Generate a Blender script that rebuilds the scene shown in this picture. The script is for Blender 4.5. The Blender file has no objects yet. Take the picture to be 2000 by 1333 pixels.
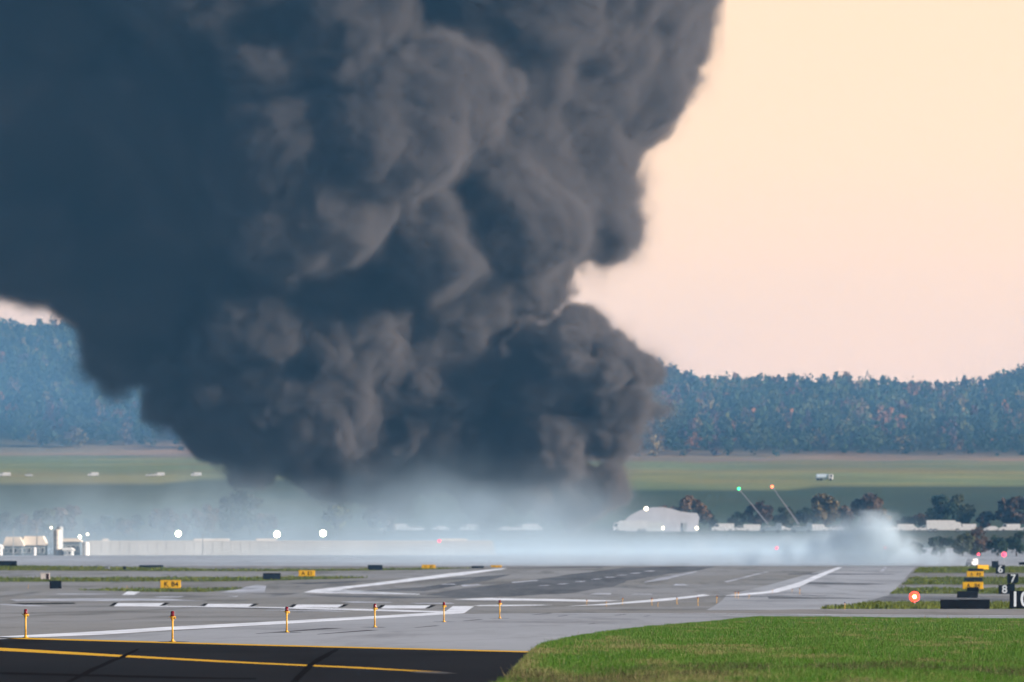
import bpy, bmesh, math, random
import numpy as np
from mathutils import Vector, Matrix
R = math.radians
SC = bpy.context.scene
COL = SC.collection
F = 22222.0; HY = 1139.0; CZ = 1.46      # focal length in photo pixels, horizon row, eye height

# ------------------------------------------------------------------ camera
cam = bpy.data.cameras.new('camera'); camo = bpy.data.objects.new('camera', cam); COL.objects.link(camo)
camo.location = (0, 0, CZ); camo.rotation_euler = (R(90), 0, 0)
cam.sensor_width = 36; cam.lens = 400; cam.shift_y = (HY - 666.5) / 2000
cam.clip_start = 1; cam.clip_end = 20000
cam.dof.use_dof = True; cam.dof.focus_distance = 320; cam.dof.aperture_fstop = 5.8
SC.camera = camo
# ------------------------------------------------------------------ world and sun
SUN_AZ, SUN_EL = 108, 15                 # degrees clockwise from the view direction (+Y), elevation
w = bpy.data.worlds.new('World'); SC.world = w; w.use_nodes = True
nt = w.node_tree; nt.nodes.clear()
def nn(nt, t, **k):
    n = nt.nodes.new(t)
    for a, b in k.items(): setattr(n, a, b)
    return n
sky = nn(nt, 'ShaderNodeTexSky', sky_type='NISHITA', sun_disc=False, sun_elevation=R(SUN_EL), sun_rotation=R(SUN_AZ),
         air_density=1.2, dust_density=1.5, ozone_density=2.0)
bg = nn(nt, 'ShaderNodeBackground'); bg.inputs[1].default_value = 0.035
out = nn(nt, 'ShaderNodeOutputWorld')
# sunset afterglow: a warm band low in the sky ahead and to the right, added to the clear sky
tc = nn(nt, 'ShaderNodeTexCoord'); sx = nn(nt, 'ShaderNodeSeparateXYZ'); nt.links.new(tc.outputs['Generated'], sx.inputs[0])
rampz = nn(nt, 'ShaderNodeValToRGB'); cr = rampz.color_ramp
cr.elements[0].position = 0.0; cr.elements[0].color = (1.20, 0.74, 0.57, 1)
cr.elements[1].position = 1.0; cr.elements[1].color = (0.05, 0.08, 0.12, 1)
for p, c in ((0.014, (1.19, 0.74, 0.53)), (0.030, (1.12, 0.70, 0.46)), (0.055, (1.08, 0.65, 0.39)), (0.16, (0.8, 0.55, 0.4)), (0.4, (0.18, 0.2, 0.25))):
    e = cr.elements.new(p); e.color = (*c, 1)
nt.links.new(sx.outputs[2], rampz.inputs[0])
az = nn(nt, 'ShaderNodeVectorMath', operation='DOT_PRODUCT'); nt.links.new(tc.outputs['Generated'], az.inputs[0])
az.inputs[1].default_value = (math.sin(R(25)), math.cos(R(25)), 0)
azr = nn(nt, 'ShaderNodeMapRange', interpolation_type='SMOOTHSTEP')
nt.links.new(az.outputs['Value'], azr.inputs[0]); azr.inputs[1].default_value = 0.2; azr.inputs[2].default_value = 0.95
SKY_GLOW = 0.56
azm = nn(nt, 'ShaderNodeMath', operation='MULTIPLY'); nt.links.new(azr.outputs[0], azm.inputs[0]); azm.inputs[1].default_value = SKY_GLOW
bg2 = nn(nt, 'ShaderNodeBackground'); nt.links.new(rampz.outputs[0], bg2.inputs[0]); nt.links.new(azm.outputs[0], bg2.inputs[1])
add = nn(nt, 'ShaderNodeAddShader')
tint = nn(nt, 'ShaderNodeMix', data_type='RGBA', blend_type='MULTIPLY'); tint.inputs[0].default_value = 1; tint.inputs[7].default_value = (0.72, 0.95, 1.30, 1)
nt.links.new(sky.outputs[0], tint.inputs[6]); nt.links.new(tint.outputs[2], bg.inputs[0]); nt.links.new(bg.outputs[0], add.inputs[0]); nt.links.new(bg2.outputs[0], add.inputs[1])
nt.links.new(add.outputs[0], out.inputs[0])
w.cycles.sampling_method = 'MANUAL'; w.cycles.sample_map_resolution = 1024
sun = bpy.data.lights.new('sun', 'SUN'); suno = bpy.data.objects.new('sun', sun); COL.objects.link(suno)
sun.energy = 5.0; sun.angle = R(10); sun.color = (1.0, 0.87, 0.77)
sd = Vector((math.sin(R(SUN_AZ)) * math.cos(R(SUN_EL)), math.cos(R(SUN_AZ)) * math.cos(R(SUN_EL)), math.sin(R(SUN_EL))))
suno.rotation_euler = sd.to_track_quat('Z', 'Y').to_euler()
suno.location = (300, -200, 200)
vs = SC.view_settings
SC.display_settings.display_device = 'sRGB'; vs.view_transform = 'Standard'; vs.look = 'None'; vs.gamma = 1; vs.use_curve_mapping = False
vs.exposure = 0.92
cy = SC.cycles
cy.max_bounces = 6; cy.diffuse_bounces = 2; cy.glossy_bounces = 2; cy.transmission_bounces = 3; cy.volume_bounces = 2
cy.transparent_max_bounces = 8; cy.use_denoising = True; cy.use_adaptive_sampling = True; cy.adaptive_threshold = 0.03
cy.volume_step_rate = 2.0; cy.volume_max_steps = 256; cy.sample_clamp_indirect = 6; cy.use_light_tree = True
try: cy.denoiser = 'OPENIMAGEDENOISE'
except Exception: pass

# ------------------------------------------------------------------ tagging
def tag(o, label=None, cat=None, group=None, kind=None):
    if label: o['label'] = label
    if cat: o['category'] = cat
    if group: o['group'] = group
    if kind: o['kind'] = kind
    return o
def empty(name, loc, rz=0, label=None, cat=None, group=None):
    o = bpy.data.objects.new(name, None); COL.objects.link(o); o.location = loc; o.rotation_euler = (0, 0, rz)
    o.empty_display_size = 0.3
    return tag(o, label, cat, group)
def copy_tree(o, parent=None):
    c = o.copy(); COL.objects.link(c)
    if parent is not None: c.parent = parent
    for ch in list(o.children): copy_tree(ch, c)
    return c
# ------------------------------------------------------------------ materials
MATS = {}
def mat(name, col, rough=0.7, var=0.0, scale=1.0, col2=None, stretch=(1, 1, 1), attr=None, spec=0.0, bump=0.0, emit=None, metal=0, detail=6, trans=0):
    if name in MATS: return MATS[name]
    m = bpy.data.materials.new(name); m.use_nodes = True; t = m.node_tree
    b = t.nodes['Principled BSDF']; b.inputs['Roughness'].default_value = rough; b.inputs['Specular IOR Level'].default_value = spec
    b.inputs['Metallic'].default_value = metal
    b.inputs['Base Color'].default_value = (*col, 1)
    src = None
    if attr:
        a = nn(t, 'ShaderNodeAttribute', attribute_name=attr); src = a.outputs['Color']
    if var or col2:
        g = nn(t, 'ShaderNodeTexCoord'); mp = nn(t, 'ShaderNodeMapping'); mp.inputs['Scale'].default_value = stretch
        t.links.new(g.outputs['Object'], mp.inputs[0])
        nz = nn(t, 'ShaderNodeTexNoise'); nz.inputs['Scale'].default_value = scale; nz.inputs['Detail'].default_value = detail
        t.links.new(mp.outputs[0], nz.inputs['Vector'])
        mr = nn(t, 'ShaderNodeMapRange'); mr.inputs[1].default_value = 0.32; mr.inputs[2].default_value = 0.68
        t.links.new(nz.outputs[0], mr.inputs[0])
        mx = nn(t, 'ShaderNodeMix', data_type='RGBA')
        t.links.new(mr.outputs[0], mx.inputs[0])
        c1 = tuple(c * (1 - var) for c in col); c2 = col2 or tuple(c * (1 + var) for c in col)
        mx.inputs[6].default_value = (*c1, 1); mx.inputs[7].default_value = (*c2, 1)
        res = mx.outputs[2]
        if src:
            mm = nn(t, 'ShaderNodeMix', data_type='RGBA', blend_type='MULTIPLY'); mm.inputs[0].default_value = 1
            t.links.new(src, mm.inputs[6]); t.links.new(res, mm.inputs[7]); res = mm.outputs[2]
        src = res
        if bump:
            bp = nn(t, 'ShaderNodeBump'); bp.inputs['Strength'].default_value = bump; bp.inputs['Distance'].default_value = 0.05
            t.links.new(nz.outputs[0], bp.inputs['Height']); t.links.new(bp.outputs[0], b.inputs['Normal'])
    if src: t.links.new(src, b.inputs['Base Color'])
    if emit:
        b.inputs['Emission Color'].default_value = (*emit[0], 1); b.inputs['Emission Strength'].default_value = emit[1]
    if trans:
        tl = nn(t, 'ShaderNodeBsdfTranslucent'); ms = nn(t, 'ShaderNodeMixShader'); ms.inputs[0].default_value = trans
        if src: t.links.new(src, tl.inputs[0])
        else: tl.inputs[0].default_value = (*col, 1)
        t.links.new(b.outputs[0], ms.inputs[1]); t.links.new(tl.outputs[0], ms.inputs[2])
        t.links.new(ms.outputs[0], t.nodes['Material Output'].inputs[0])
    MATS[name] = m; return m

def pavement(name, base, blue, dark, joint=6.0, jang=0.0, patch=(0.02, 0.006), rough=0.9):
    """paving: broad tonal patches, long rubber and oil streaks, fine grain, sealed joints"""
    m = bpy.data.materials.new(name); m.use_nodes = True; t = m.node_tree; L = t.links.new
    b = t.nodes['Principled BSDF']; b.inputs['Roughness'].default_value = rough; b.inputs['Specular IOR Level'].default_value = 0.0
    g = nn(t, 'ShaderNodeTexCoord')
    def noise(sc, stretch, det=5, lo=0.35, hi=0.65):
        mp = nn(t, 'ShaderNodeMapping'); mp.inputs['Scale'].default_value = stretch; mp.inputs['Rotation'].default_value = (0, 0, jang)
        L(g.outputs['Object'], mp.inputs[0])
        nz = nn(t, 'ShaderNodeTexNoise'); nz.inputs['Scale'].default_value = sc; nz.inputs['Detail'].default_value = det
        L(mp.outputs[0], nz.inputs['Vector'])
        r = nn(t, 'ShaderNodeMapRange', interpolation_type='SMOOTHSTEP'); r.inputs[1].default_value = lo; r.inputs[2].default_value = hi
        L(nz.outputs[0], r.inputs[0]); return r.outputs[0], mp
    def mixc(f, a, c, k=1.0):
        mx = nn(t, 'ShaderNodeMix', data_type='RGBA')
        if k != 1.0:
            q = nn(t, 'ShaderNodeMath', operation='MULTIPLY'); L(f, q.inputs[0]); q.inputs[1].default_value = k; f = q.outputs[0]
        L(f, mx.inputs[0])
        for i, s in ((6, a), (7, c)):
            if isinstance(s, tuple): mx.inputs[i].default_value = (*s, 1)
            else: L(s, mx.inputs[i])
        return mx.outputs[2]
    f1, _ = noise(1.0, (patch[0], patch[1], 1), 4)
    c = mixc(f1, base, blue)
    f2, _ = noise(1.0, (0.35, 0.012, 1), 5, 0.5, 0.75)
    c = mixc(f2, c, dark, 0.6)
    f3, _ = noise(1.0, (0.10, 0.016, 1), 6, 0.50, 0.70)
    c = mixc(f3, c, dark, 0.55)
    f4, _ = noise(2.0, (1, 0.04, 1), 4, 0.3, 0.7)
    c = mixc(f4, c, tuple(x * 1.25 for x in base), 0.25)
    if joint:
        mp = nn(t, 'ShaderNodeMapping'); mp.inputs['Rotation'].default_value = (0, 0, jang); L(g.outputs['Object'], mp.inputs[0])
        sp = nn(t, 'ShaderNodeSeparateXYZ'); L(mp.outputs[0], sp.inputs[0]); fs = []
        for i, wd in ((0, 0.012), (1, 0.03)):
            d = nn(t, 'ShaderNodeMath', operation='DIVIDE'); L(sp.outputs[i], d.inputs[0]); d.inputs[1].default_value = joint
            fr = nn(t, 'ShaderNodeMath', operation='FRACT'); L(d.outputs[0], fr.inputs[0])
            lt = nn(t, 'ShaderNodeMath', operation='LESS_THAN'); L(fr.outputs[0], lt.inputs[0]); lt.inputs[1].default_value = wd; fs.append(lt.outputs[0])
        mxx = nn(t, 'ShaderNodeMath', operation='MAXIMUM'); L(fs[0], mxx.inputs[0]); L(fs[1], mxx.inputs[1])
        c = mixc(mxx.outputs[0], c, dark, 0.6)
    L(c, b.inputs['Base Color']); MATS[name] = m; return m

# ------------------------------------------------------------------ terrain
PD = [-400, 0, 700, 850, 1000, 1150, 1300, 1450, 1500, 1600, 1900, 2200, 2400, 2600, 2900, 3000, 3200]
def zr(d, row): return CZ + (HY - row) / F * d
PZ = [0, 0, 0, 0.1, 0.38, 1.36, 2.45, 3.48, 3.69, 3.62, zr(1900, 1104), zr(2200, 1091), zr(2400, 1085), zr(2600, 1078), zr(2900, 1045), zr(3000, 1038), zr(3200, 1031)]
def gz0(d): return np.interp(d, PD, PZ)
RP = [-3000, -600, 0, 130, 400, 900, 1290, 1340, 1480, 1640, 1760, 1900, 2000, 2300, 4000]
RR = [710, 650, 676, 684, 700, 745, 777, 788, 794, 784, 794, 797, 785, 773, 800]
def gz(x, y):
    """ground height; beyond 3.2 km it climbs a bank, a meadow and the wooded hill"""
    x = np.asarray(x, float); y = np.asarray(y, float)
    z = gz0(y)
    px = 1000 + x / np.maximum(y, 500) * F
    left = np.clip((1150 - px) / 500, 0, 1)
    r1 = 946 - 14 * left; r2 = 893 - 10 * left
    z1 = zr(3700, r1); z2 = zr(4650, r2); zt = zr(5600, np.interp(px, RP, RR)) + 2.5 * np.sin(x / 37.0) + 1.5 * np.sin(x / 17 + y / 60)
    z0 = PZ[-1]
    t1 = np.clip((y - 3200) / 500, 0, 1); t2 = np.clip((y - 3700) / 950, 0, 1); t3 = np.clip((y - 4650) / 950, 0, 1)
    s3 = t3 ** 0.75
    zz = np.where(y < 3700, z0 + (z1 - z0) * t1, np.where(y < 4650, z1 + (z2 - z1) * t2, z2 + (zt - z2) * s3))
    zz = zz - np.clip((y - 5700) / 1300, 0, 1) * (zz - 30) * 0.8
    return np.where(y > 3200, zz, z)
KN = [-400, -100, 0] + list(range(100, 1650, 25)) + list(range(1650, 3200, 50)) + list(range(3200, 7001, 50))
def mesh_obj(name, verts, faces, m, parent=None, smooth=False):
    me = bpy.data.meshes.new(name); me.from_pydata(verts, [], faces); me.update()
    if m: me.materials.append(m)
    if smooth: me.shade_smooth()
    o = bpy.data.objects.new(name, me); COL.objects.link(o)
    if parent: o.parent = parent
    return o
def bm_obj(name, bm, m, parent=None, smooth=False):
    me = bpy.data.meshes.new(name); bm.to_mesh(me); bm.free()
    if m: me.materials.append(m)
    if smooth: me.shade_smooth()
    o = bpy.data.objects.new(name, me); COL.objects.link(o)
    if parent: o.parent = parent
    return o

def vnoise(x, y, s, seed=0):
    """value noise, 3 octaves"""
    r = np.random.default_rng(seed).random((64, 64)); o = 0; a = 1; t = 0
    for k in range(3):
        u = x * s * 2 ** k + 100 + 17 * k; v = y * s * 2 ** k + 100; i = np.floor(u).astype(int); j = np.floor(v).astype(int); fu = u - i; fv = v - j
        fu = fu * fu * (3 - 2 * fu); fv = fv * fv * (3 - 2 * fv)
        q = lambda a_, b_: r[a_ % 64, b_ % 64]
        o = o + a * ((q(i, j) * (1 - fu) + q(i + 1, j) * fu) * (1 - fv) + (q(i, j + 1) * (1 - fu) + q(i + 1, j + 1) * fu) * fv); t += a; a *= 0.5
    return o / t
def ground_mat():
    m = bpy.data.materials.new('ground_grass'); m.use_nodes = True; t = m.node_tree; L = t.links.new
    b = t.nodes['Principled BSDF']; b.inputs['Roughness'].default_value = 0.9; b.inputs['Specular IOR Level'].default_value = 0.1
    g = nn(t, 'ShaderNodeTexCoord')
    at = nn(t, 'ShaderNodeAttribute', attribute_name='cover')
    mp = nn(t, 'ShaderNodeMapping'); mp.inputs['Scale'].default_value = (0.012, 0.006, 0.02); L(g.outputs['Object'], mp.inputs[0])
    n1 = nn(t, 'ShaderNodeTexNoise'); n1.inputs['Scale'].default_value = 1; n1.inputs['Detail'].default_value = 8; L(mp.outputs[0], n1.inputs['Vector'])
    mr = nn(t, 'ShaderNodeMapRange'); mr.inputs[1].default_value = 0.4; mr.inputs[2].default_value = 0.66; L(n1.outputs[0], mr.inputs[0])
    n2 = nn(t, 'ShaderNodeTexNoise'); n2.inputs['Scale'].default_value = 0.25; n2.inputs['Detail'].default_value = 6; L(g.outputs['Object'], n2.inputs['Vector'])
    dry = nn(t, 'ShaderNodeMix', data_type='RGBA', blend_type='MULTIPLY'); L(mr.outputs[0], dry.inputs[0])
    L(at.outputs['Color'], dry.inputs[6]); dry.inputs[7].default_value = (1.45, 1.05, 0.85, 1)
    fi = nn(t, 'ShaderNodeMix', data_type='RGBA', blend_type='MULTIPLY'); L(n2.outputs[0], fi.inputs[0]); L(dry.outputs[2], fi.inputs[6]); fi.inputs[7].default_value = (0.55, 0.6, 0.55, 1)
    L(fi.outputs[2], b.inputs['Base Color']); return m
xs = np.concatenate([np.arange(-1500, -450, 75), np.arange(-450, 451, 12.5), np.arange(525, 1501, 75)])
ys = np.array(KN, float)
GX, GY = np.meshgrid(xs, ys); GZ = gz(GX, GY)
nx, ny = len(xs), len(ys)
vv = np.stack([GX, GY, GZ], -1).reshape(-1, 3)
idx = np.arange(nx * ny).reshape(ny, nx)
ff = np.stack([idx[:-1, :-1], idx[:-1, 1:], idx[1:, 1:], idx[1:, :-1]], -1).reshape(-1, 4)
me = bpy.data.meshes.new('ground'); me.from_pydata(vv.tolist(), [], ff.tolist()); me.update(); me.shade_smooth()
ca = me.color_attributes.new('cover', 'FLOAT_COLOR', 'POINT')
def mixr(a, b, t): return a + (np.array(b) - a) * t[..., None]
yy = vv[:, 1]; xx = vv[:, 0]
rng = np.random.default_rng(5)
cc = np.tile(np.array([0.075, 0.11, 0.03]), (len(vv), 1))
wob = 25 * np.sin(xx / 31) + 15 * np.sin(xx / 11 + 1)
cc[yy > 1550] = (0.06, 0.075, 0.045)
cc = np.where(((yy > 3150))[:, None], [0.05, 0.085, 0.05], cc)                    # dark bank
cc = np.where(((yy + wob * 0.6 > 3650))[:, None], [0.24, 0.28, 0.12], cc)                 # mown meadow
cc = np.where(((yy + wob > 4480))[:, None], [0.34, 0.25, 0.15], cc)                # dry strip under the wood
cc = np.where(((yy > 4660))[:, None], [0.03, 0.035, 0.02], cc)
cc = cc * (0.62 + 0.76 * vnoise(xx, yy * 0.35, 0.02, 9))[:, None]; cc[:, 0] *= 0.85 + 0.3 * vnoise(xx, yy * 0.3, 0.008, 12)
ca.data.foreach_set('color', np.concatenate([cc, np.ones((len(cc), 1))], 1).astype(np.float32).ravel())
me.materials.append(ground_mat())
g = bpy.data.objects.new('ground', me); COL.objects.link(g); tag(g, kind='structure')

# pixel (px,row) on the airfield -> ground position
DD = np.concatenate([np.arange(150, 700, 2.0), np.arange(700, 1501, 2.0)])
DROW = HY - (gz0(DD) - CZ) / DD * F
def gp(px, row):
    d = float(np.interp(-row, -DROW, DD)); return ((px - 1000) / F * d, d)
def sheet_xy(name, pts, lift, m, parent=None, kind='structure', thick=False):
    """a paved or painted sheet: polygon in ground coordinates laid on the terrain lift metres above it"""
    bm = bmesh.new(); vs_ = [bm.verts.new((x, y, 0)) for x, y in pts]; bm.faces.new(vs_)
    bmesh.ops.triangulate(bm, faces=bm.faces[:])
    y0 = min(p[1] for p in pts); y1 = max(p[1] for p in pts)
    for k in KN:
        if y0 < k < y1:
            bmesh.ops.bisect_plane(bm, geom=bm.verts[:] + bm.edges[:] + bm.faces[:], plane_co=(0, k, 0), plane_no=(0, 1, 0))
    for v in bm.verts: v.co.z = float(gz0(v.co.y)) + lift * 0.12
    for f in bm.faces:
        if f.normal.z < 0: f.normal_flip()
    bm.normal_update()
    for f in bm.faces:
        if f.normal.z < 0: f.normal_flip()
    o = bm_obj(name, bm, m, parent)
    if kind and not parent: tag(o, kind=kind)
    return o
def sheet(name, px, lift, m, **k): return sheet_xy(name, [gp(a, b) for a, b in px], lift, m, **k)
def line_px(name, top, bot, lift, m, **k):
    return sheet(name, list(top) + list(bot)[::-1], lift, m, **k)
def ragged(pts, amp, n, seed):
    """subdivide a pixel outline and roughen it by amp rows"""
    r = random.Random(seed); o = []
    for i in range(len(pts)):
        a, b = pts[i], pts[(i + 1) % len(pts)]
        for j in range(n):
            t = j / n; o.append((a[0] + (b[0] - a[0]) * t + r.uniform(-amp, amp) * 3, a[1] + (b[1] - a[1]) * t + r.uniform(-amp, amp)))
    return o

CONC = pavement('concrete', (0.265, 0.265, 0.250), (0.33, 0.34, 0.345), (0.11, 0.115, 0.115), 7.5, 0.25)
CONC2 = pavement('pale_concrete', (0.36, 0.38, 0.40), (0.43, 0.455, 0.48), (0.2, 0.205, 0.21), 7.5, 0.1)
SHOULD = pavement('shoulder_concrete', (0.31, 0.30, 0.285), (0.28, 0.275, 0.265), (0.17, 0.165, 0.16), 0)
ASPH = pavement('fresh_asphalt', (0.022, 0.024, 0.028), (0.036, 0.038, 0.043), (0.014, 0.014, 0.016), 0, rough=0.75)
RUB = pavement('rubber_marks', (0.17, 0.18, 0.19), (0.13, 0.14, 0.15), (0.075, 0.078, 0.085), 0, 0.15, patch=(0.3, 0.01))
WHITE = mat('white_paint', (0.82, 0.86, 0.90), 0.6, var=0.18, scale=0.8, stretch=(1, .1, 1))
FADED = mat('faded_white_paint', (0.48, 0.51, 0.56), 0.6, var=0.3, scale=0.35, stretch=(1, .1, 1))
YEL = mat('yellow_paint', (0.78, 0.45, 0.055), 0.6, var=0.12, scale=3)
SEAL = mat('joint_sealant', (0.014, 0.014, 0.016), 0.6)
DRY = mat('dry_verge', (0.20, 0.16, 0.08), 0.95, var=0.4, scale=2.0)
TURF = mat('turf', (0.075, 0.12, 0.022), 0.95, col2=(0.12, 0.12, 0.035), scale=0.06, stretch=(1, .4, 1), spec=0.1)

# ------------------------------------------------------------------ paved areas
sheet_xy('apron', [(-420, 1620), (420, 1620), (420, 2660), (-420, 2660)], 0.02, CONC2)
sheet_xy('runway', [(-420, 110), (420, 110), (420, 1618), (-420, 1618)], 0.03, CONC)
# pale taxiway on the right, crossing the infield
sheet('taxiway', [(1380, 1192), (2900, 1192), (2900, 1189.8), (1600, 1190), (1740, 1160), (1790, 1107), (1640, 1107), (1420, 1163)], 0.045, CONC2)
sheet('taxiway', [(870, 1200), (1085, 1198), (2900, 1212), (2900, 1222), (1500, 1222), (900, 1300), (-600, 1262), (-600, 1262), (60, 1249), (340, 1233), (600, 1217)], 0.045, CONC2)
sheet('shoulder', [(1300, 1197.5), (1560, 1190.6), (2900, 1190.6), (2900, 1202.5), (1600, 1201.5)], 0.055, SHOULD)
sheet_xy('asphalt_apron', [gp(-900, 1228.5), gp(0, 1248), gp(500, 1262), gp(1042, 1275.5), gp(1100, 1275.5), (2.0, 120), (-40, 120)], 0.06, ASPH)
# dark tyre rubber on the landing zone
rub = [(830, 1163), (905, 1150), (1000, 1139), (1110, 1123), (1220, 1108.5), (1400, 1107), (1370, 1113), (1290, 1124), (1225, 1135), (1200, 1146), (1120, 1158), (1000, 1166), (900, 1167)]
sheet('rubber_marks', ragged(rub, 0.6, 4, 3), 0.045, RUB)
for i, p in enumerate([[(590, 1161), (700, 1163.5), (840, 1166), (980, 1166.5), (900, 1169), (760, 1169), (640, 1166)],
          [(560, 1139), (640, 1137), (760, 1133.5), (690, 1138), (600, 1142)], [(700, 1155), (830, 1147), (930, 1130), (820, 1134), (930, 1127), (1000, 1122), (950, 1135), (830, 1155)],
          [(1180, 1107.5), (1000, 1109.5), (980, 1111), (1170, 1109.5)], [(480, 1160), (590, 1158.5), (560, 1162)], [(1540, 1120.5), (1700, 1121), (1760, 1122.5), (1540, 1123)],
          [(1570, 1137), (1700, 1140), (1740, 1141), (1690, 1143), (1560, 1141)], [(1500, 1166), (1640, 1168), (1700, 1170), (1500, 1170)],
          [(1380, 1166), (1640, 1163), (1500, 1166)]]):
    sheet('rubber_marks', ragged(p, 0.35, 3, 20 + i), 0.05, RUB)

# ------------------------------------------------------------------ painted markings
def mark(px, lift=0.07, m=WHITE, name='painted_marking', rg=0.0, seed=1, n=3):
    sheet(name, ragged(px, rg, n, seed) if rg else px, lift, m)
mark([(-600, 1270), (-600, 1277), (50, 1247), (200, 1240.5), (337, 1231.5), (500, 1222.5), (730, 1209), (900, 1199), (907, 1198), (926, 1184.5), (884, 1184.5), (868, 1196), (730, 1204), (500, 1216.5), (337, 1224.5), (200, 1233.5), (40, 1242)])
for a, b, y0, y1 in ((222, 318, 1178.5, 1185), (398, 492, 1180.2, 1186.2), (572, 668, 1181.5, 1187.3), (744, 838, 1183, 1189)):
    mark([(a, y1), (b - 8, y1), (b + 4, y0), (a + 8, y0)])
    mark([(a - 9, y1 - 0.6), (a - 1, y1 - 0.6), (a + 9, y0 - 0.8), (a + 1, y0 - 0.8)], 0.075, SEAL, 'joint_seal')
    mark([(b - 8, y1 - 0.4), (b, y1 - 0.4), (b + 14, y0 - 0.6), (b + 4, y0 - 0.6)], 0.075, SEAL, 'joint_seal')
mark([(18, 1179), (45, 1181.5), (150, 1180), (145, 1178)], m=SEAL, name='joint_seal', rg=0.2)
mark([(215, 1183.6), (315, 1185.6), (500, 1187.6), (700, 1193), (872, 1197.5), (872, 1194.6), (700, 1189.8), (500, 1185.7), (315, 1183.9)], 0.078)
mark([(0, 1180.3), (60, 1182), (96, 1184.4), (60, 1184.6), (0, 1182.2)], m=FADED)
mark([(20, 1171), (200, 1169), (330, 1170.5), (410, 1174.5), (300, 1174), (160, 1174.6), (30, 1174.6)], m=FADED, rg=0.3)
mark([(105, 1160), (210, 1159.6), (205, 1161.3), (120, 1161.6)], m=FADED, rg=0.2)
mark([(238, 1162.5), (262, 1162.5), (276, 1155), (250, 1155.5)], m=WHITE, rg=0.2)
mark([(300, 1166), (362, 1164.8), (350, 1167), (310, 1167.2)], m=FADED, rg=0.2)
mark([(445, 1165), (466, 1164.4), (462, 1166.3)], m=FADED)
mark([(430, 1157.6), (500, 1143), (520, 1145), (517, 1157), (470, 1158.5)], m=FADED, rg=0.3, lift=0.065)
mark([(592, 1157.6), (622, 1158.8), (720, 1160.2), (820, 1162), (820, 1160.8), (720, 1158.7), (630, 1156.6), (700, 1147.5), (760, 1141), (900, 1124.5), (990, 1111.2), (980, 1110.4), (880, 1120), (760, 1135.5), (700, 1143), (620, 1151)], rg=0.15, n=4)
mark([(885, 1171.6), (950, 1168.4), (1100, 1171), (1215, 1173.5), (1160, 1175.8), (1040, 1174.2), (930, 1172.8)], rg=0.2)
mark([(925, 1182.5), (1030, 1181.5), (1080, 1182.4), (1000, 1184.4), (935, 1184.2)], rg=0.15)
mark([(665, 1176), (700, 1174.9), (770, 1177), (755, 1178), (690, 1178)], m=FADED, rg=0.15)
mark([(800, 1178.6), (880, 1178), (888, 1180), (815, 1180)], m=FADED, rg=0.15)
mark([(640, 1192.2), (690, 1195.8), (640, 1194.6), (520, 1192.8), (520, 1191.9)], m=FADED)
mark([(1102, 1184.6), (1180, 1182.5), (1290, 1175), (1388, 1163.4), (1374, 1161.6), (1345, 1165), (1270, 1172), (1180, 1180)], rg=0.2)
mark([(1414, 1164), (1450, 1163.6), (1518, 1157.8), (1560, 1147), (1645, 1109.2), (1636, 1108.2), (1600, 1121), (1560, 1138), (1500, 1155), (1450, 1160)], rg=0.15, n=4)
mark([(1000, 1137.5), (1048, 1133.2), (1052, 1134.6), (1000, 1139)], m=FADED)
for x, y in ((1062, 1144.2), (1098, 1141), (1132, 1136.2), (1164, 1131.4), (1190, 1128), (1213, 1124), (1240, 1120), (1268, 1116)):
    mark([(x - 12, y + 0.8), (x + 6, y + 0.6), (x + 14, y - 0.9), (x - 2, y - 0.6)], m=FADED, lift=0.08)
mark([(1258, 1138.5), (1300, 1132.5), (1365, 1116.5), (1358, 1116.5), (1290, 1129), (1262, 1136)], m=FADED, rg=0.15, lift=0.065)
mark([(1420, 1138), (1500, 1117.5), (1496, 1117), (1415, 1136.5)], m=FADED, lift=0.065)
for p in ([(1315, 1144), (1345, 1144.5), (1338, 1141.5), (1320, 1141.3)], [(1150, 1161.5), (1194, 1161.5), (1192, 1159.4), (1165, 1159)], [(1232, 1162), (1276, 1162), (1270, 1160), (1240, 1160)],
          [(1718, 1117), (1728, 1108), (1732, 1109), (1724, 1118)], [(905, 1146), (940, 1143.5), (935, 1141.5), (900, 1143)], [(860, 1142.4), (892, 1142.4), (885, 1141), (868, 1141)]):
    mark(p, m=FADED, rg=0.15, lift=0.08)
mark([(1075, 1198.9), (1400, 1199.2), (1640, 1202), (2900, 1210), (2900, 1208.6), (1640, 1200.9), (1400, 1198.4), (1085, 1198.2)], m=FADED)
mark([(1655, 1177.5), (1800, 1178), (1830, 1180.5), (1972, 1179.5), (2500, 1179), (2500, 1176), (1972, 1177), (1830, 1176), (1700, 1175.4)], m=FADED, rg=0.2)
mark([(-600, 1232.5), (0, 1248), (0, 1244.5), (-600, 1229)], m=YEL)
mark([(0, 1248), (500, 1262), (1042, 1275.6), (1040, 1273.2), (500, 1259.6), (0, 1245.2)], m=YEL)
mark([(-300, 1257.5), (0, 1272), (450, 1295.5), (650, 1304.5), (800, 1312), (862, 1313.6), (700, 1304), (500, 1295), (300, 1284), (0, 1266), (-300, 1252.5)], m=YEL)
mark([(850, 1312.2), (893, 1316.5), (858, 1317), (795, 1313.4)], 0.066, mat('worn_grey', (0.13, 0.13, 0.13)), rg=0.3)
for p in ([(268, 1268), (232, 1284), (175, 1308), (128, 1334), (140, 1334), (190, 1309), (243, 1285), (274, 1268)], [(655, 1268), (626, 1283), (600, 1300), (566, 1334), (582, 1334), (614, 1301), (640, 1284), (664, 1268)]):
    mark(p, 0.075, SEAL, 'joint_seal', rg=0.5)
mark([(-50, 1313), (150, 1318), (300, 1322), (500, 1326), (500, 1329), (300, 1326), (150, 1322), (-50, 1317)], 0.066, SEAL, 'joint_seal', rg=0.5)
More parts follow.
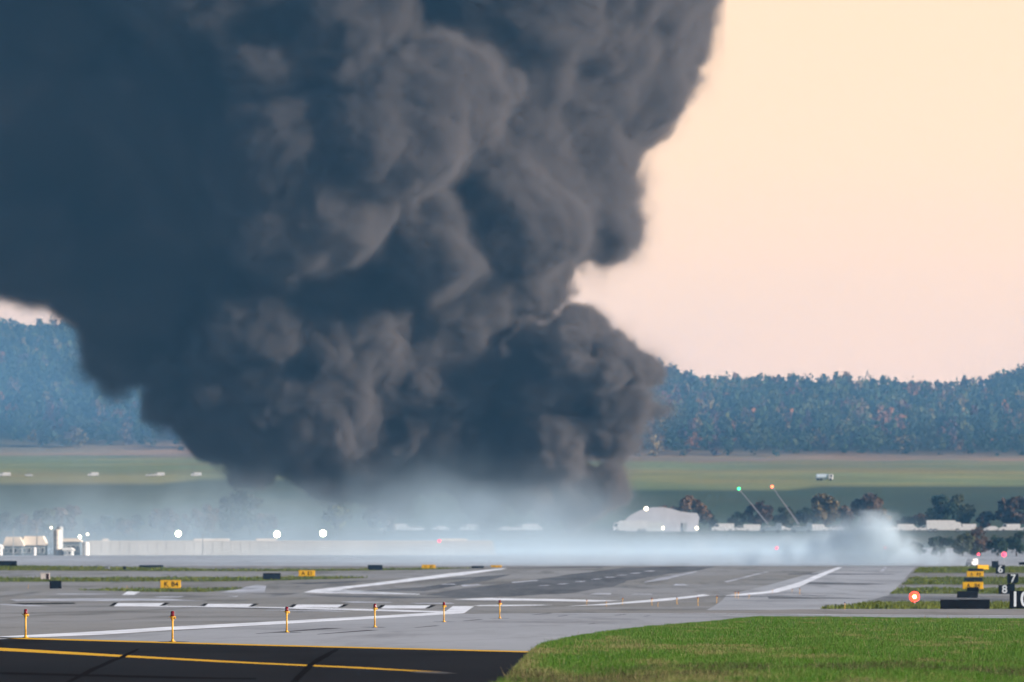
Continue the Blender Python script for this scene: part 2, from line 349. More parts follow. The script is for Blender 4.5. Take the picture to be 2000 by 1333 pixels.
for x, y, l in ((60, 1198, 8), (500, 1238, 170), (620, 1239, 120), (810, 1226, 50), (905, 1213, 40), (1040, 1201, 40), (1090, 1204, 20), (1200, 1202, 24), (1258, 1204, 12), (1150, 1219, 14)):
    mark([(x, y + 1.0), (x + l, y - l * 0.06), (x + l * .8, y - l * 0.06 - .5), (x, y + 0.3)], 0.06, mat('crack_stain', (0.13, 0.13, 0.14)), 'pavement_crack')

# ------------------------------------------------------------------ grass
G_NEAR = [(985, 1340), (1012, 1305), (1035, 1278), (1052, 1266), (1090, 1256), (1140, 1245), (1270, 1228), (1400, 1217), (1480, 1208.5), (1560, 1208.8), (2000, 1213.5), (2500, 1216), (2900, 1340)]
def in_poly(P, x, y):
    P = np.array(P); ins = np.zeros(len(x), bool); j = len(P) - 1
    for i in range(len(P)):
        c = ((P[i, 1] > y) != (P[j, 1] > y)) & (x < (P[j, 0] - P[i, 0]) * (y - P[i, 1]) / (P[j, 1] - P[i, 1] + 1e-12) + P[i, 0]); ins ^= c; j = i
    return ins
def quads_mesh(name, V, C, m, parent=None, link=True):
    n = len(V) // 4; me = bpy.data.meshes.new(name)
    me.vertices.add(n * 4); me.vertices.foreach_set('co', V.astype(np.float32).ravel())
    me.loops.add(n * 4); me.loops.foreach_set('vertex_index', np.arange(n * 4, dtype=np.int32))
    me.polygons.add(n); me.polygons.foreach_set('loop_start', np.arange(0, n * 4, 4, dtype=np.int32))
    me.update(calc_edges=True)
    if C is not None:
        ca = me.color_attributes.new('tint', 'FLOAT_COLOR', 'POINT')
        ca.data.foreach_set('color', np.concatenate([np.repeat(C, 4, 0), np.ones((n * 4, 1))], 1).astype(np.float32).ravel())
    me.materials.append(m)
    if not link: return me
    o = bpy.data.objects.new(name, me); COL.objects.link(o)
    if parent: o.parent = parent
    return o
BLADE = mat('grass_blades', (1, 1, 1), 0.7, attr='tint', spec=0.25, trans=0.3)
def blades(name, poly, dens, h, wd, colf, seed, ymax=1e9):
    r = np.random.default_rng(seed); P = np.array(poly)
    x0, y0 = P.min(0); x1, y1 = P.max(0)
    # sample y with a density that falls with distance, so that far turf has fewer, wider blades
    n = int(dens * (x1 - x0) * (y1 - y0))
    x = r.uniform(x0, x1, n); y = r.uniform(y0, y1, n)
    k = in_poly(poly, x, y); x, y = x[k], y[k]
    sc = np.clip(y / 200, 0.8, 4); k = r.random(len(x)) < np.clip(1.6 / sc ** 1.6, 0, 1); x, y, sc = x[k], y[k], sc[k]
    n = len(x); z = gz0(y); t = r.random(n)
    hh = h * (0.5 + r.random(n)) * (0.6 + 0.8 * vnoise(x, y * 0.3, 0.8, seed + 1)) ; ww = wd * (0.7 + 0.6 * r.random(n)) * sc
    a = r.normal(0, 0.6, n); lx = r.normal(0.1, 0.35, n) * hh; ly = r.normal(0, 0.3, n) * hh
    dx = np.cos(a) * ww / 2; dy = np.sin(a) * ww / 2
    V = np.zeros((n, 4, 3)); V[:, 0] = np.stack([x - dx, y - dy, z - 0.01], 1); V[:, 1] = np.stack([x + dx, y + dy, z - 0.01], 1)
    V[:, 2] = np.stack([x + lx + dx * .15, y + ly + dy * .15, z + hh], 1); V[:, 3] = np.stack([x + lx - dx * .15, y + ly - dy * .15, z + hh], 1)
    C = colf(x, y, r)
    o = quads_mesh(name, V.reshape(-1, 3), C, BLADE)
    print('blades', name, n); return o
def near_col(x, y, r):
    n = len(x); g1 = np.array([0.070, 0.165, 0.012]); g2 = np.array([0.125, 0.21, 0.028]); dry = np.array([0.33, 0.25, 0.12]); dark = np.array([0.085, 0.06, 0.035])
    px = 1000 + x / y * F; row = HY + CZ / y * F
    t = r.random(n); c = g1 + (g2 - g1) * np.clip(t * .6 + vnoise(x, y * .12, 0.9, 7) * .8 - .3, 0, 1)[:, None]
    nz = vnoise(x, y * 0.10, 0.8, 3)
    pd = np.clip((nz - 0.61 + np.clip((205 - y) / 260, 0, .12) + np.clip((6.0 - x) / 6.0, 0, 1) * np.clip((300 - y) / 60, 0, 1) * 0.16) * 4.0, 0.04, 0.75)
    k = r.random(n) < pd; c[k] = dry * (0.6 + 0.6 * r.random(k.sum()))[:, None]
    nb = vnoise(x + 9, y * 0.09, 0.7, 11); k2 = (r.random(n) < np.clip((nb - 0.55 + np.clip((195 - y) / 70, -0.3, .12)) * 4, 0, 0.55)); c[k2] = dark
    k3 = r.random(n) < 0.012; c[k3] = (0.38, 0.34, 0.2)
    return c * (0.86 + 0.28 * r.random(n))[:, None] * np.array([0.80, 0.97, 0.78])
pn = [gp(a, min(b, 1333)) for a, b in G_NEAR]
pn = [(-1.0, 100)] + pn[:-1] + [(22, 240), (16, 100)]
vg = sheet_xy('verge', pn, 0.07, mat('verge_soil', (0.055, 0.085, 0.015), 0.95, col2=(0.13, 0.105, 0.05), scale=0.35, stretch=(1, .3, 1), spec=.1))
tag(blades('grass', pn, 300, 0.085, 0.011, near_col, 1), 'green grass with dry straw patches on the verge at lower right', 'grass', kind='stuff')
def stalk_col(x, y, r): return np.array([0.30, 0.24, 0.13])[None] * (0.5 + 0.8 * r.random(len(x)))[:, None]
tag(blades('dry_stalks', pn, 1.2, 0.15, 0.008, stalk_col, 31), 'scattered dry stalks and seed heads above the green verge', 'weeds', kind='stuff')
def far_col(x, y, r):
    n = len(x); c = np.array([0.085, 0.13, 0.018]) + np.array([0.05, 0.02, 0.01]) * vnoise(x, y * .2, .2, 4)[:, None]
    return c * (0.75 + 0.5 * r.random(n))[:, None]
STR = [
 [(1600, 1190.2), (1655, 1184.5), (1700, 1178.6), (2900, 1179.5), (2900, 1190.2)],
 [(1736, 1160.5), (1757, 1148.5), (2900, 1149), (2900, 1161)],
 [(1762, 1142.5), (1778, 1128), (2900, 1128.5), (2900, 1143)],
 [(1782, 1119.5), (1795, 1109), (1900, 1107.5), (2900, 1106.5), (2900, 1120)],
 [(-900, 1106.4), (60, 1106.4), (330, 1110), (420, 1112), (600, 1112.5), (960, 1109.5), (820, 1113.5), (600, 1116.5), (330, 1116), (0, 1114.5), (-900, 1114)],
 [(-900, 1128.5), (60, 1129), (300, 1128), (480, 1128), (560, 1126.5), (690, 1127), (722, 1129), (690, 1130.5), (560, 1134), (420, 1136.5), (0, 1137), (-900, 1137)],
 [(150, 1152), (270, 1149.8), (400, 1150), (478, 1148.6), (460, 1153), (400, 1157), (300, 1157), (160, 1153.5)]]
for i, s in enumerate(STR):
    sheet('turf', ragged(s, 0.25, 5, 40 + i) if i > 3 else s, 0.08, TURF)
    tag(blades('grass', [gp(a, b) for a, b in s], 6 if i else 14, 0.16, 0.03, far_col, 60 + i),
        ['narrow turf strip in front of the big black sign', 'turf strip behind the bright red lamp', 'third turf strip up between the taxiways at right', 'farthest turf strip at right below the white smoke',
         'farthest turf strip at left along the apron', 'long turf strip at left behind the two yellow signs', 'small turf wedge in front of the left yellow sign'][i], 'grass', 'infield turf strips', 'stuff')
# ------------------------------------------------------------------ shape helpers
def box(bm, c, s, rz=0.0, bev=0.0, rx=0.0, ry=0.0):
    g_ = bmesh.ops.create_cube(bm, size=1)['verts']
    bmesh.ops.scale(bm, vec=s, verts=g_)
    if bev: 
        es = list({e for v in g_ for e in v.link_edges})
        r_ = bmesh.ops.bevel(bm, geom=es, offset=bev, segments=2, affect='EDGES', profile=0.5); g_ = list({v for f in r_['faces'] for v in f.verts} | {v for v in g_ if v.is_valid})
    M = Matrix.Translation(c) @ Matrix.Rotation(rz, 4, 'Z') @ Matrix.Rotation(ry, 4, 'Y') @ Matrix.Rotation(rx, 4, 'X')
    bmesh.ops.transform(bm, matrix=M, verts=g_); return bm
def cyl(bm, a, b, r0, r1=None, n=12):
    a = Vector(a); b = Vector(b); r1 = r0 if r1 is None else r1; d = b - a
    g_ = bmesh.ops.create_cone(bm, cap_ends=True, segments=n, radius1=r0, radius2=r1, depth=d.length)['verts']
    bmesh.ops.transform(bm, matrix=Matrix.Translation((a + b) / 2) @ d.to_track_quat('Z', 'Y').to_matrix().to_4x4(), verts=g_); return bm
def ball(bm, c, r, s=(1, 1, 1), sub=2):
    g_ = bmesh.ops.create_icosphere(bm, subdivisions=sub, radius=r)['verts']
    bmesh.ops.transform(bm, matrix=Matrix.Translation(c) @ Matrix.Diagonal((*s, 1)), verts=g_); return bm
def prism(bm, prof, y0, y1):
    """extrude an (x,z) outline from y0 to y1"""
    a = [bm.verts.new((x, y0, z)) for x, z in prof]; b = [bm.verts.new((x, y1, z)) for x, z in prof]
    bm.faces.new(a); bm.faces.new(b[::-1])
    for i in range(len(a)): bm.faces.new((a[i], b[i], b[(i + 1) % len(a)], a[(i + 1) % len(a)]))
    bmesh.ops.recalc_face_normals(bm, faces=bm.faces[:]); return bm
def NB(): return bmesh.new()
ORD = ['first', 'second', 'third', 'fourth', 'fifth', 'sixth', 'seventh', 'eighth', 'ninth', 'tenth', 'eleventh', 'twelfth', 'thirteenth', 'fourteenth', 'fifteenth', 'sixteenth', 'seventeenth', 'eighteenth', 'nineteenth', 'twentieth',
       'twenty-first', 'twenty-second', 'twenty-third', 'twenty-fourth', 'twenty-fifth']
BLACK = mat('black_sign_panel', (0.008, 0.010, 0.016), 0.85, spec=0.05, var=0.3, scale=2)
NAVY = mat('dark_sign_back', (0.014, 0.020, 0.034), 0.85, spec=0.05, var=0.3, scale=2)
YSIGN = mat('yellow_sign_face', (0.72, 0.40, 0.018), 0.7, spec=0.1, var=0.1, scale=1.5)
YPOLE = mat('yellow_pole_paint', (0.74, 0.40, 0.045), 0.45, spec=0.4, var=0.12, scale=8)
REDGL = mat('red_lens_glass', (0.16, 0.006, 0.014), 0.15, spec=0.6)
BLUEGL = mat('blue_lens_glass', (0.01, 0.03, 0.20), 0.2, spec=0.6)
WHT = mat('white_vehicle_paint', (0.62, 0.61, 0.60), 0.5, spec=0.5, var=0.06, scale=1)
SILV = mat('silver_blue_paint', (0.50, 0.58, 0.64), 0.3, spec=0.5, var=0.06, scale=1)
GLASS = mat('dark_glass', (0.02, 0.03, 0.04), 0.1, spec=0.6)
RUBR = mat('black_rubber', (0.02, 0.02, 0.02), 0.8)
GALV = mat('galvanised_steel', (0.35, 0.37, 0.39), 0.5, var=0.1, scale=2, metal=0.3)
NUMW = mat('white_numerals', (0.62, 0.68, 0.72), 0.6)
TXTB = mat('black_letters', (0.02, 0.018, 0.012), 0.7)
LENSR = mat('lit_red_lens', (0.8, 0.02, 0.01), 0.4, emit=((1.0, 0.025, 0.012), 5))
CORE = mat('lit_amber_core', (1, .7, .3), 0.4, emit=((1.0, 0.42, 0.10), 14))
FLOOD = mat('lit_floodlight', (1, 1, .9), 0.4, emit=((1.0, 0.98, 0.62), 12))
FLOODW = mat('lit_warm_lamp', (1, .9, .7), 0.4, emit=((1.0, 0.80, 0.55), 5))
PINKR = mat('lit_pink_red_lamp', (1, .1, .15), 0.4, emit=((1.0, 0.03, 0.07), 2.2))
ORGR = mat('lit_orange_red_lamp', (1, .2, .1), 0.4, emit=((1.0, 0.10, 0.03), 5))
GREEN = mat('lit_green_lamp', (.1, 1, .4), 0.4, emit=((0.02, 1.0, 0.30), 3))

# ------------------------------------------------------------------ edge lights
def edge_light_proto(lens, name='edge_light'):
    t = empty(name, (0, 0, 0))
    b = NB(); cyl(b, (0, 0, 0), (0, 0, .015), .085, n=16); cyl(b, (0, 0, .015), (0, 0, .07), .042, .032, 12); bm_obj('base_flange', b, YPOLE, t, True)
    b = NB(); cyl(b, (0, 0, .06), (0, 0, .56), .024, n=12); cyl(b, (0, 0, .115), (0, 0, .135), .03, n=12); bm_obj('pole', b, YPOLE, t, True)
    b = NB(); cyl(b, (0, 0, .53), (0, 0, .555), .038, n=12); cyl(b, (0, 0, .555), (0, 0, .62), .036, .062, 16); cyl(b, (0, 0, .62), (0, 0, .632), .085, n=20)
    box(b, (-.085, 0, .622), (.04, .02, .012)); box(b, (.07, -.02, .60), (.04, .03, .06), bev=.006); bm_obj('lamp_housing', b, YPOLE, t)
    b = NB(); cyl(b, (0, 0, .632), (0, 0, .75), .052, .047, 16); cyl(b, (0, 0, .75), (0, 0, .768), .047, .026, 16); bm_obj('lens', b, lens, t, True)
    b = NB(); cyl(b, (.056, 0, .635), (.056, 0, .76), .005, n=6); bm_obj('lens_clip', b, GALV, t)
    return t
def patch(x, y):
    r = random.Random(int(x * 7)); n = 18
    sheet_xy('pavement_patch', [(x + math.cos(i / n * 6.283) * .42 * r.uniform(.85, 1.1), y + math.sin(i / n * 6.283) * 1.2 * r.uniform(.85, 1.1)) for i in range(n)], 0.085, SEAL)
P_RED = edge_light_proto(REDGL); P_BLUE = edge_light_proto(BLUEGL)
used = {}
def place_light(px, base, h, proto, label, group, tilt=0.0):
    x, y = gp(px, base); o = proto if proto.name not in used else copy_tree(proto); used[proto.name] = 1
    s = h * y / F / .768; o.location = (x, y, float(gz0(y)) + .008); o.scale = (s, s, s); o.rotation_euler = (0, tilt, random.Random(int(px)).uniform(-.4, .4))
    tag(o, label, 'runway light', group); return x, y
big = [(50, 1246.5, 56, 'leftmost'), (337, 1254.5, 60, 'tallest'), (560, 1236, 50, 'third'), (732, 1226, 46, 'fourth'), (867, 1215.5, 39, 'fifth'), (976, 1208.5, 36, 'smallest')]
wh = ['leftmost tall red-capped yellow light, base on the white line at the asphalt edge', 'tall red-capped yellow light on a black patch at the asphalt edge, second from left',
      'third red-capped yellow light from the left, on pale concrete in front of the bars', 'fourth red-capped yellow light, right of the third white bar, on pale concrete',
      'red-capped yellow light just left of the wide white box marking', 'smallest and rightmost of the six tall red-capped yellow lights']
for (px, b_, h, _), l in zip(big, wh):
    x, y = place_light(px, b_, h, P_RED, l, 'row of tall red-capped edge lights')
    patch(x, y)
sm = [(1146, 1183.5, 12), (1216, 1182, 14), (1273, 1183, 15), (1322, 1181, 14), (1363, 1183, 17), (1400, 1178, 14), (1436, 1168, 12), (1442, 1169, 13), (1463, 1170, 9), (1509, 1159, 7), (1547, 1158, 8), (1562, 1161, 12)]
for i, (px, b_, h) in enumerate(sm):
    place_light(px, b_, h, P_RED, ['leftmost small amber-post light, where the second white line begins', 'small amber-post light standing above the white line, second of the far row', 'third light of the far row, between the two blue-topped ones to its sides',
      'fourth light of the far row, in front of the swelling white line', 'fifth and tallest small light of the far row, at the line end', 'sixth light of the far row, in the gap between two white lines',
      'left one of the close pair of lights on the runway edge line', 'right one of the close pair of lights on the runway edge line', 'short low light just right of the close pair',
      'tiny light on the slanting white edge line', 'tiny light on pale paving right of the white edge line', 'rightmost thin light of the far row on pale paving'][i], 'far row of small edge lights')
for i, (px, b_, h) in enumerate([(1184, 1185, 11), (1285, 1186, 11), (1650, 1190.3, 14), (55, 1149.5, 8), (248, 1151, 7)]):
    place_light(px, b_, h, P_BLUE, ['left blue-topped light in front of the white line', 'right blue-topped light below the white line in mid frame', 'yellow light with blue top at the tip of the near turf strip',
       'tiny amber light at far left below the turf strip', 'tiny light left of the yellow sign near the turf wedge'][i], 'blue-topped taxiway lights')

# ------------------------------------------------------------------ signs
def text_mesh(name, s, size, m, parent, loc, wscale=1.0, bold=0.0):
    cu = bpy.data.curves.new('t', 'FONT'); cu.body = s; cu.size = size; cu.align_x = 'CENTER'; cu.align_y = 'CENTER'; cu.extrude = 0.004; cu.offset = bold
    to = bpy.data.objects.new('t', cu); COL.objects.link(to); bpy.context.view_layer.update()
    me = bpy.data.meshes.new_from_object(to.evaluated_get(bpy.context.evaluated_depsgraph_get())); bpy.data.objects.remove(to)
    me.materials.clear(); me.materials.append(m); o = bpy.data.objects.new(name, me); COL.objects.link(o); o.parent = parent
    o.location = loc; o.rotation_euler = (R(90), 0, 0); o.scale = (wscale, 1, 1); return o
def sign(px0, px1, r0, r1, face, label, group, text=None, tm=None, name='airfield_sign', rz=0.0, gr=None, cat='sign', tsz=0.8, ws=1.0, tx=0.0):
    gr = gr or r1 + 0.6
    x, y = gp((px0 + px1) / 2, gr); s = y / F; W = (px1 - px0) * s; H = (r1 - r0) * s; z = float(gz0(y)); leg = max(0.03, (gr - r1) * s + 0.02)
    t = empty(name, (x, y, z), rz, label, cat, group)
    b = NB(); box(b, (0, 0, leg + H / 2), (W, .26, H), bev=.03); bm_obj('cabinet', b, BLACK if face in (BLACK, NAVY) else YSIGN, t)
    b = NB(); box(b, (0, -.136, leg + H / 2), (W - .08, .012, H - .08)); bm_obj('face_panel', b, face, t)
    nl = 3 if W > 2.5 else 2
    for i in range(nl):
        lx = (i / (nl - 1) - .5) * W * .8; b = NB(); cyl(b, (lx, 0, -.02), (lx, 0, leg + .02), .035, n=8); box(b, (lx, 0, .01), (.14, .14, .02)); bm_obj('leg', b, GALV, t)
    b = NB(); box(b, (0, 0, leg + H + .012), (W + .03, .29, .024)); bm_obj('top_rail', b, BLACK if face in (BLACK, NAVY) else YSIGN, t)
    if text:
        ws_ = text.split('  ')
        for i, q in enumerate(ws_): text_mesh('lettering', q, H * tsz * 1.38, tm, t, ((tx + (i - (len(ws_) - 1) / 2) * .42) * W, -.147, leg + H / 2), ws, bold=H * .012)
    return t
GS = 'yellow direction signs'; GB = 'black sign backs on the left infield'; GN = 'black distance signs with white numbers'
sign(313, 353, 1134.5, 1150, YSIGN, 'yellow sign at left with black letters, the largest and nearest yellow one', GS, 'K  B4', TXTB, tsz=.62)
sign(583, 615, 1115, 1126.5, YSIGN, 'yellow lettered sign right of the black sign on the long turf strip', GS, 'A  E1', TXTB, tsz=.62)
sign(823.5, 850.5, 1104, 1111, YSIGN, 'small yellow sign standing alone between two black signs on the crest', GS, 'A  B3', TXTB, tsz=.6)
sign(958.5, 980, 1105, 1108.7, YSIGN, 'farthest tiny yellow sign beside the tip of the white line', GS, 'B2  A', TXTB, tsz=.6)
sign(97, 120, 1135.5, 1150.5, BLACK, 'square black sign at lower left below the turf strip', GB)
sign(513.5, 548, 1120.5, 1132.5, NAVY, 'wide navy black sign left of the yellow lettered sign', GB)
sign(718.5, 747, 1104.5, 1114, NAVY, 'navy black sign on the crest with pale smoke behind it', GB)
sign(921, 945, 1106.6, 1110.3, NAVY, 'thin far black sign left of the tiniest yellow sign', GB)
sign(-60, 33, 1096.5, 1106.5, BLACK, 'long black sign cut by the left frame edge at the apron', GB)
sign(272, 319, 1104.8, 1109, NAVY, 'long low blue-grey barrier board on the far left apron edge', GB)
# right-hand cluster
sign(1836.5, 1933, 1173, 1190.5, BLACK, 'very wide black sign box on the near turf strip at right', 'black sign backs at right', gr=1191)
sign(1869.5, 1910, 1156, 1168.5, BLACK, 'dark sign box crowding below the yellow signs, partly rotated', 'black sign backs at right', rz=.12)
sign(1888.5, 1912, 1148, 1158, BLACK, 'small dark sign box overlapping the lowest yellow sign', 'black sign backs at right', rz=-.08)
sign(1883, 1919, 1129.5, 1137, NAVY, 'black sign between the two large yellow signs of the stack', 'black sign backs at right')
sign(1891, 1920, 1111.5, 1116.5, NAVY, 'thin black sign above the upper lettered yellow sign', 'black sign backs at right')
sign(1880, 1920, 1138, 1151.5, YSIGN, 'lowest yellow sign of the right-hand stack, half hidden by dark boxes', GS, 'A  B4', TXTB, tsz=.55)
sign(1888, 1921, 1117, 1127.5, YSIGN, 'middle yellow sign of the right-hand stack with black letters', GS, 'A  B4', TXTB, tsz=.55)
sign(1908, 1931, 1104.5, 1113.5, YSIGN, 'small orange-yellow sign at the top of the right-hand stack', GS, rz=.25, gr=1114)
sign(1972, 2034, 1156, 1189.5, BLACK, 'large black sign with white number 10 cut by the right edge', GN, '10', NUMW, 'distance_sign', tsz=.92, gr=1190.4, ws=.95, tx=-.17)
sign(1950, 1974, 1144, 1161, BLACK, 'black sign with white number 8 left of the big one', GN, '8', NUMW, 'distance_sign', tsz=.9)
sign(1967, 1989, 1122, 1140.5, BLACK, 'black sign with white number 7 above the big one', GN, '7', NUMW, 'distance_sign', tsz=.85, tx=.02)
sign(1944.5, 1963, 1104.5, 1121.5, BLACK, 'black sign with white number 6, farthest readable number', GN, '6', NUMW, 'distance_sign', tsz=.85)
sign(1967, 1982, 1141.5, 1158, BLACK, 'plain black sign tucked between numbers 8 and 7', 'black sign backs at right', name='distance_sign')
sign(1937, 1950, 1097, 1110, NAVY, 'blue-black sign behind number 6 with a squarish top', 'black sign backs at right', name='distance_sign', gr=1110.6)
sign(1990, 2012, 1099, 1104, BLACK, 'little dark box at the right frame edge on the far turf', 'black sign backs at right', gr=1107)

# small cabinets on the infield at left
def cabinet(px0, px1, r0, r1, m1, m2, label):
    x, y = gp((px0 + px1) / 2, r1); s = y / F; W = (px1 - px0) * s; H = (r1 - r0) * s
    t = empty('utility_cabinet', (x, y, float(gz0(y))), 0, label, 'cabinet', 'small equipment boxes on the left infield')
    b = NB(); box(b, (0, 0, H * .55), (W, .6, H * .9), bev=.04); bm_obj('housing', b, m1, t)
    b = NB(); box(b, (0, 0, H * .05), (W * 1.05, .66, H * .1)); bm_obj('plinth', b, m2, t)
    b = NB(); box(b, (W * .30, -.31, H * .55), (W * .34, .03, H * .8), bev=.01); bm_obj('door', b, m2, t)
    b = NB(); box(b, (0, 0, H * 1.0 + .03), (W * 1.06, .66, .05), bev=.015); bm_obj('lid', b, m1, t)
MAROON = mat('dark_red_paint', (0.16, 0.04, 0.035), 0.6); 
cabinet(79, 97, 1120.5, 1133, mat('off_white_paint', (.6, .54, .52), .5, var=.1, scale=2), mat('dark_brown', (.05, .03, .035), .6), 'small white and dark box standing at the edge of the left turf strip')
cabinet(205, 215, 1106.5, 1113, mat('grey_paint', (.16, .17, .17), .6), GALV, 'small grey cabinet on the far left turf')
cabinet(240, 246, 1107.5, 1114.5, BLACK, BLACK, 'slim dark cabinet right of the grey one on the far left turf')

# ------------------------------------------------------------------ red approach lamp
def lamp_post(px, row, base_row, rpx, m, label, name='marker_lamp', y=None, core=None, cat='lamp', group=None, zb=None):
    if y is None: x, y = gp(px, base_row)
    else: x = (px - 1000) / F * y
    s = y / F; zl = CZ + (HY - row) * s; zg = float(gz(x, y)); r = rpx * s
    t = empty(name, (x, y, zg), 0, label, cat, group); h = max(zl - zg, r * 1.2)
    pr = max(.03, r * .12); b = NB(); cyl(b, (0, 0, 0), (0, 0, h - r * .6), pr, pr * .7, 8); cyl(b, (0, 0, 0), (0, 0, .05), pr * 3, n=12); bm_obj('post', b, GALV, t)
    b = NB(); cyl(b, (0, r * .3, h), (0, r * .9, h), r * .95, r * .6, 16); bm_obj('housing', b, GALV, t)
    b = NB(); ball(b, (0, 0, h), r * .92, (1, .5, 1)); bm_obj('lens', b, m, t, True)
    if core: b = NB(); ball(b, (0, -r * .42, h), r * .34, (1, .5, 1)); bm_obj('bulb', b, core, t, True)
    return t
lamp_post(1786, 1166, 1185.5, 11, LENSR, 'bright red lamp glowing over the turf strip left of the wide black sign', core=CORE, name='red_lamp')
lamp_post(1911, 1083, 1106.8, 2.6, PINKR, 'small pink-red lamp above the stack of yellow signs', y=1800, name='red_lamp', group='distant red lamps')
lamp_post(1961, 1083.5, 1106.8, 5.0, PINKR, 'larger pink-red lamp at far right above the number signs', y=1800, name='red_lamp', group='distant red lamps')
lamp_post(1517, 1071, 0, 2.6, PINKR, 'faint red lamp seen through smoke right of centre', y=1960, name='red_lamp', group='distant red lamps')
lamp_post(1729, 1070, 0, 2.2, PINKR, 'faint red lamp inside the white smoke puff', y=1960, name='red_lamp', group='distant red lamps')
for px, row, r, l in ((348, 1043, 6, 'blazing floodlight, left of the three big ones above the long wall'), (541, 1044, 6.5, 'blazing floodlight, middle of the three big ones above the wall'),
                      (631, 1042, 6.5, 'blazing floodlight, right of the three big ones above the wall'), (156, 1049, 3, 'smaller round floodlight beside the white silo at left')):
    lamp_post(px, row, 0, r, FLOOD, l, y=2415, name='floodlight', group='floodlights by the long wall', cat='floodlight')
lamp_post(1262, 994, 0, 4.2, FLOODW, 'warm white lamp on a pole left of the white tent', y=2960, name='floodlight', cat='floodlight')
for px, row, r, l in ((1295, 1032, 3, 'warm lamp low in front of the white tent, left one'), (1361, 1032, 3.6, 'warm lamp low in front of the white tent, right one'), (100, 1031, 2.2, 'pale glint at the left side of the silo top, drawn as an added lamp'), (171, 1044, 2.2, 'pale glint just right of the small floodlight, drawn as an added lamp')):
    lamp_post(px, row, 0, r, FLOODW, l, y=2940 if px > 1000 else 2415, name='floodlight', cat='floodlight')  # the two in the left yard are only glints, added as small glowing lamps

# ------------------------------------------------------------------ long pale wall and the yard at left (2.4 km away)
def at(px, y): return (px - 1000) / F * y
PALE = mat('pale_wall_concrete', (0.55, 0.56, 0.55), 0.8, var=0.10, scale=0.12, stretch=(1, 1, .5), spec=.1)
PALEW = mat('white_cladding', (0.74, 0.72, 0.68), 0.6, var=0.05, scale=.3)
CREAM = mat('cream_render', (0.72, 0.64, 0.54), 0.7, var=.08, scale=.3)
DKBL = mat('blue_grey_cladding', (0.16, 0.20, 0.23), 0.7, var=.15, scale=.4)
yw = 2400.0; zg = float(gz0(yw)); s = yw / F; x0, x1 = at(172, yw), at(970, yw); H = 27.5 * s
t = empty('barrier_wall', ((x0 + x1) / 2, yw, zg), 0, 'long pale wall with a slanted right end across the apron at left', 'wall')
hw = (x1 - x0) / 2
b = NB(); prism(b, [(-hw, 0), (hw, 0), (hw - 8 * s, H), (-hw, H)], -.3, .3); bm_obj('wall_panel', b, PALE, t)
b = NB(); prism(b, [(-hw, H), (hw - 8 * s, H), (hw - 8 * s, H + .12), (-hw, H + .12)], -.36, .36); bm_obj('coping', b, PALEW, t)
b = NB(); box(b, (0, -.45, .35), (2 * hw - .5, .3, .7)); bm_obj('footing', b, PALE, t)
n = 44
for i in range(n):
    xx_ = -hw + (i + .5) * 2 * hw / n
    if xx_ < hw - 1.2: b = NB(); box(b, (xx_, -.31, H * .5), (.10, .04, H * .96)); bm_obj('rib', b, PALEW if i % 5 == 0 else PALE, t)
for a, c in ((200, 212), (378, 448), (500, 540), (860, 912)):
    b = NB(); box(b, (at((a + c) / 2, yw) - t.location.x, -.1, H + .12 + .22), ((c - a) * s, .5, .42), bev=.05); bm_obj('cap_block', b, PALEW, t)
lamp_post(858, 1057, 0, 3.0, PINKR, 'pink-red lamp on top of the long wall near its right end', y=2398, name='red_lamp', group='distant red lamps')
def silo(px, w_, r0, r1, label, m=CREAM, y=2392.0):
    s = y / F; z = float(gz0(y)); x = at(px, y); r = w_ * s / 2; h = CZ + (HY - r0) * s - z
    t = empty('storage_silo', (x, y, z), 0, label, 'silo', 'silos in the left yard')
    b = NB(); cyl(b, (0, 0, 0), (0, 0, h - r * .35), r, n=28); bm_obj('shell', b, m, t, False)
    b = NB(); cyl(b, (0, 0, h - r * .35), (0, 0, h), r * 1.03, r * .3, 28); bm_obj('roof', b, m, t)
    b = NB()
    for k in range(int(h / .35)): box(b, (-r * .7, -r * .78, .2 + k * .35), (.5, .05, .04))
    box(b, (-r * .7 - .25, -r * .78, h / 2), (.05, .05, h)); box(b, (-r * .7 + .25, -r * .78, h / 2), (.05, .05, h)); bm_obj('ladder', b, GALV, t)
    b = NB()
    for k in range(1, 5): cyl(b, (0, 0, h * k / 5.2), (0, 0, h * k / 5.2 + .08), r * 1.015, n=28)
    bm_obj('hoops', b, GALV, t)
silo(112, 15, 1034, 1063, 'tall cream silo in the yard at far left'); silo(117, 12, 1028, 1060, 'taller grey silo just behind the cream one', mat('grey_cladding', (.42, .44, .44), .6), 2400)
silo(167.5, 14, 1058, 1085, 'short white tank at the left end of the long wall', PALEW); silo(67, 8, 1069, 1086, 'little white tank below the low hall', PALEW, 2386)
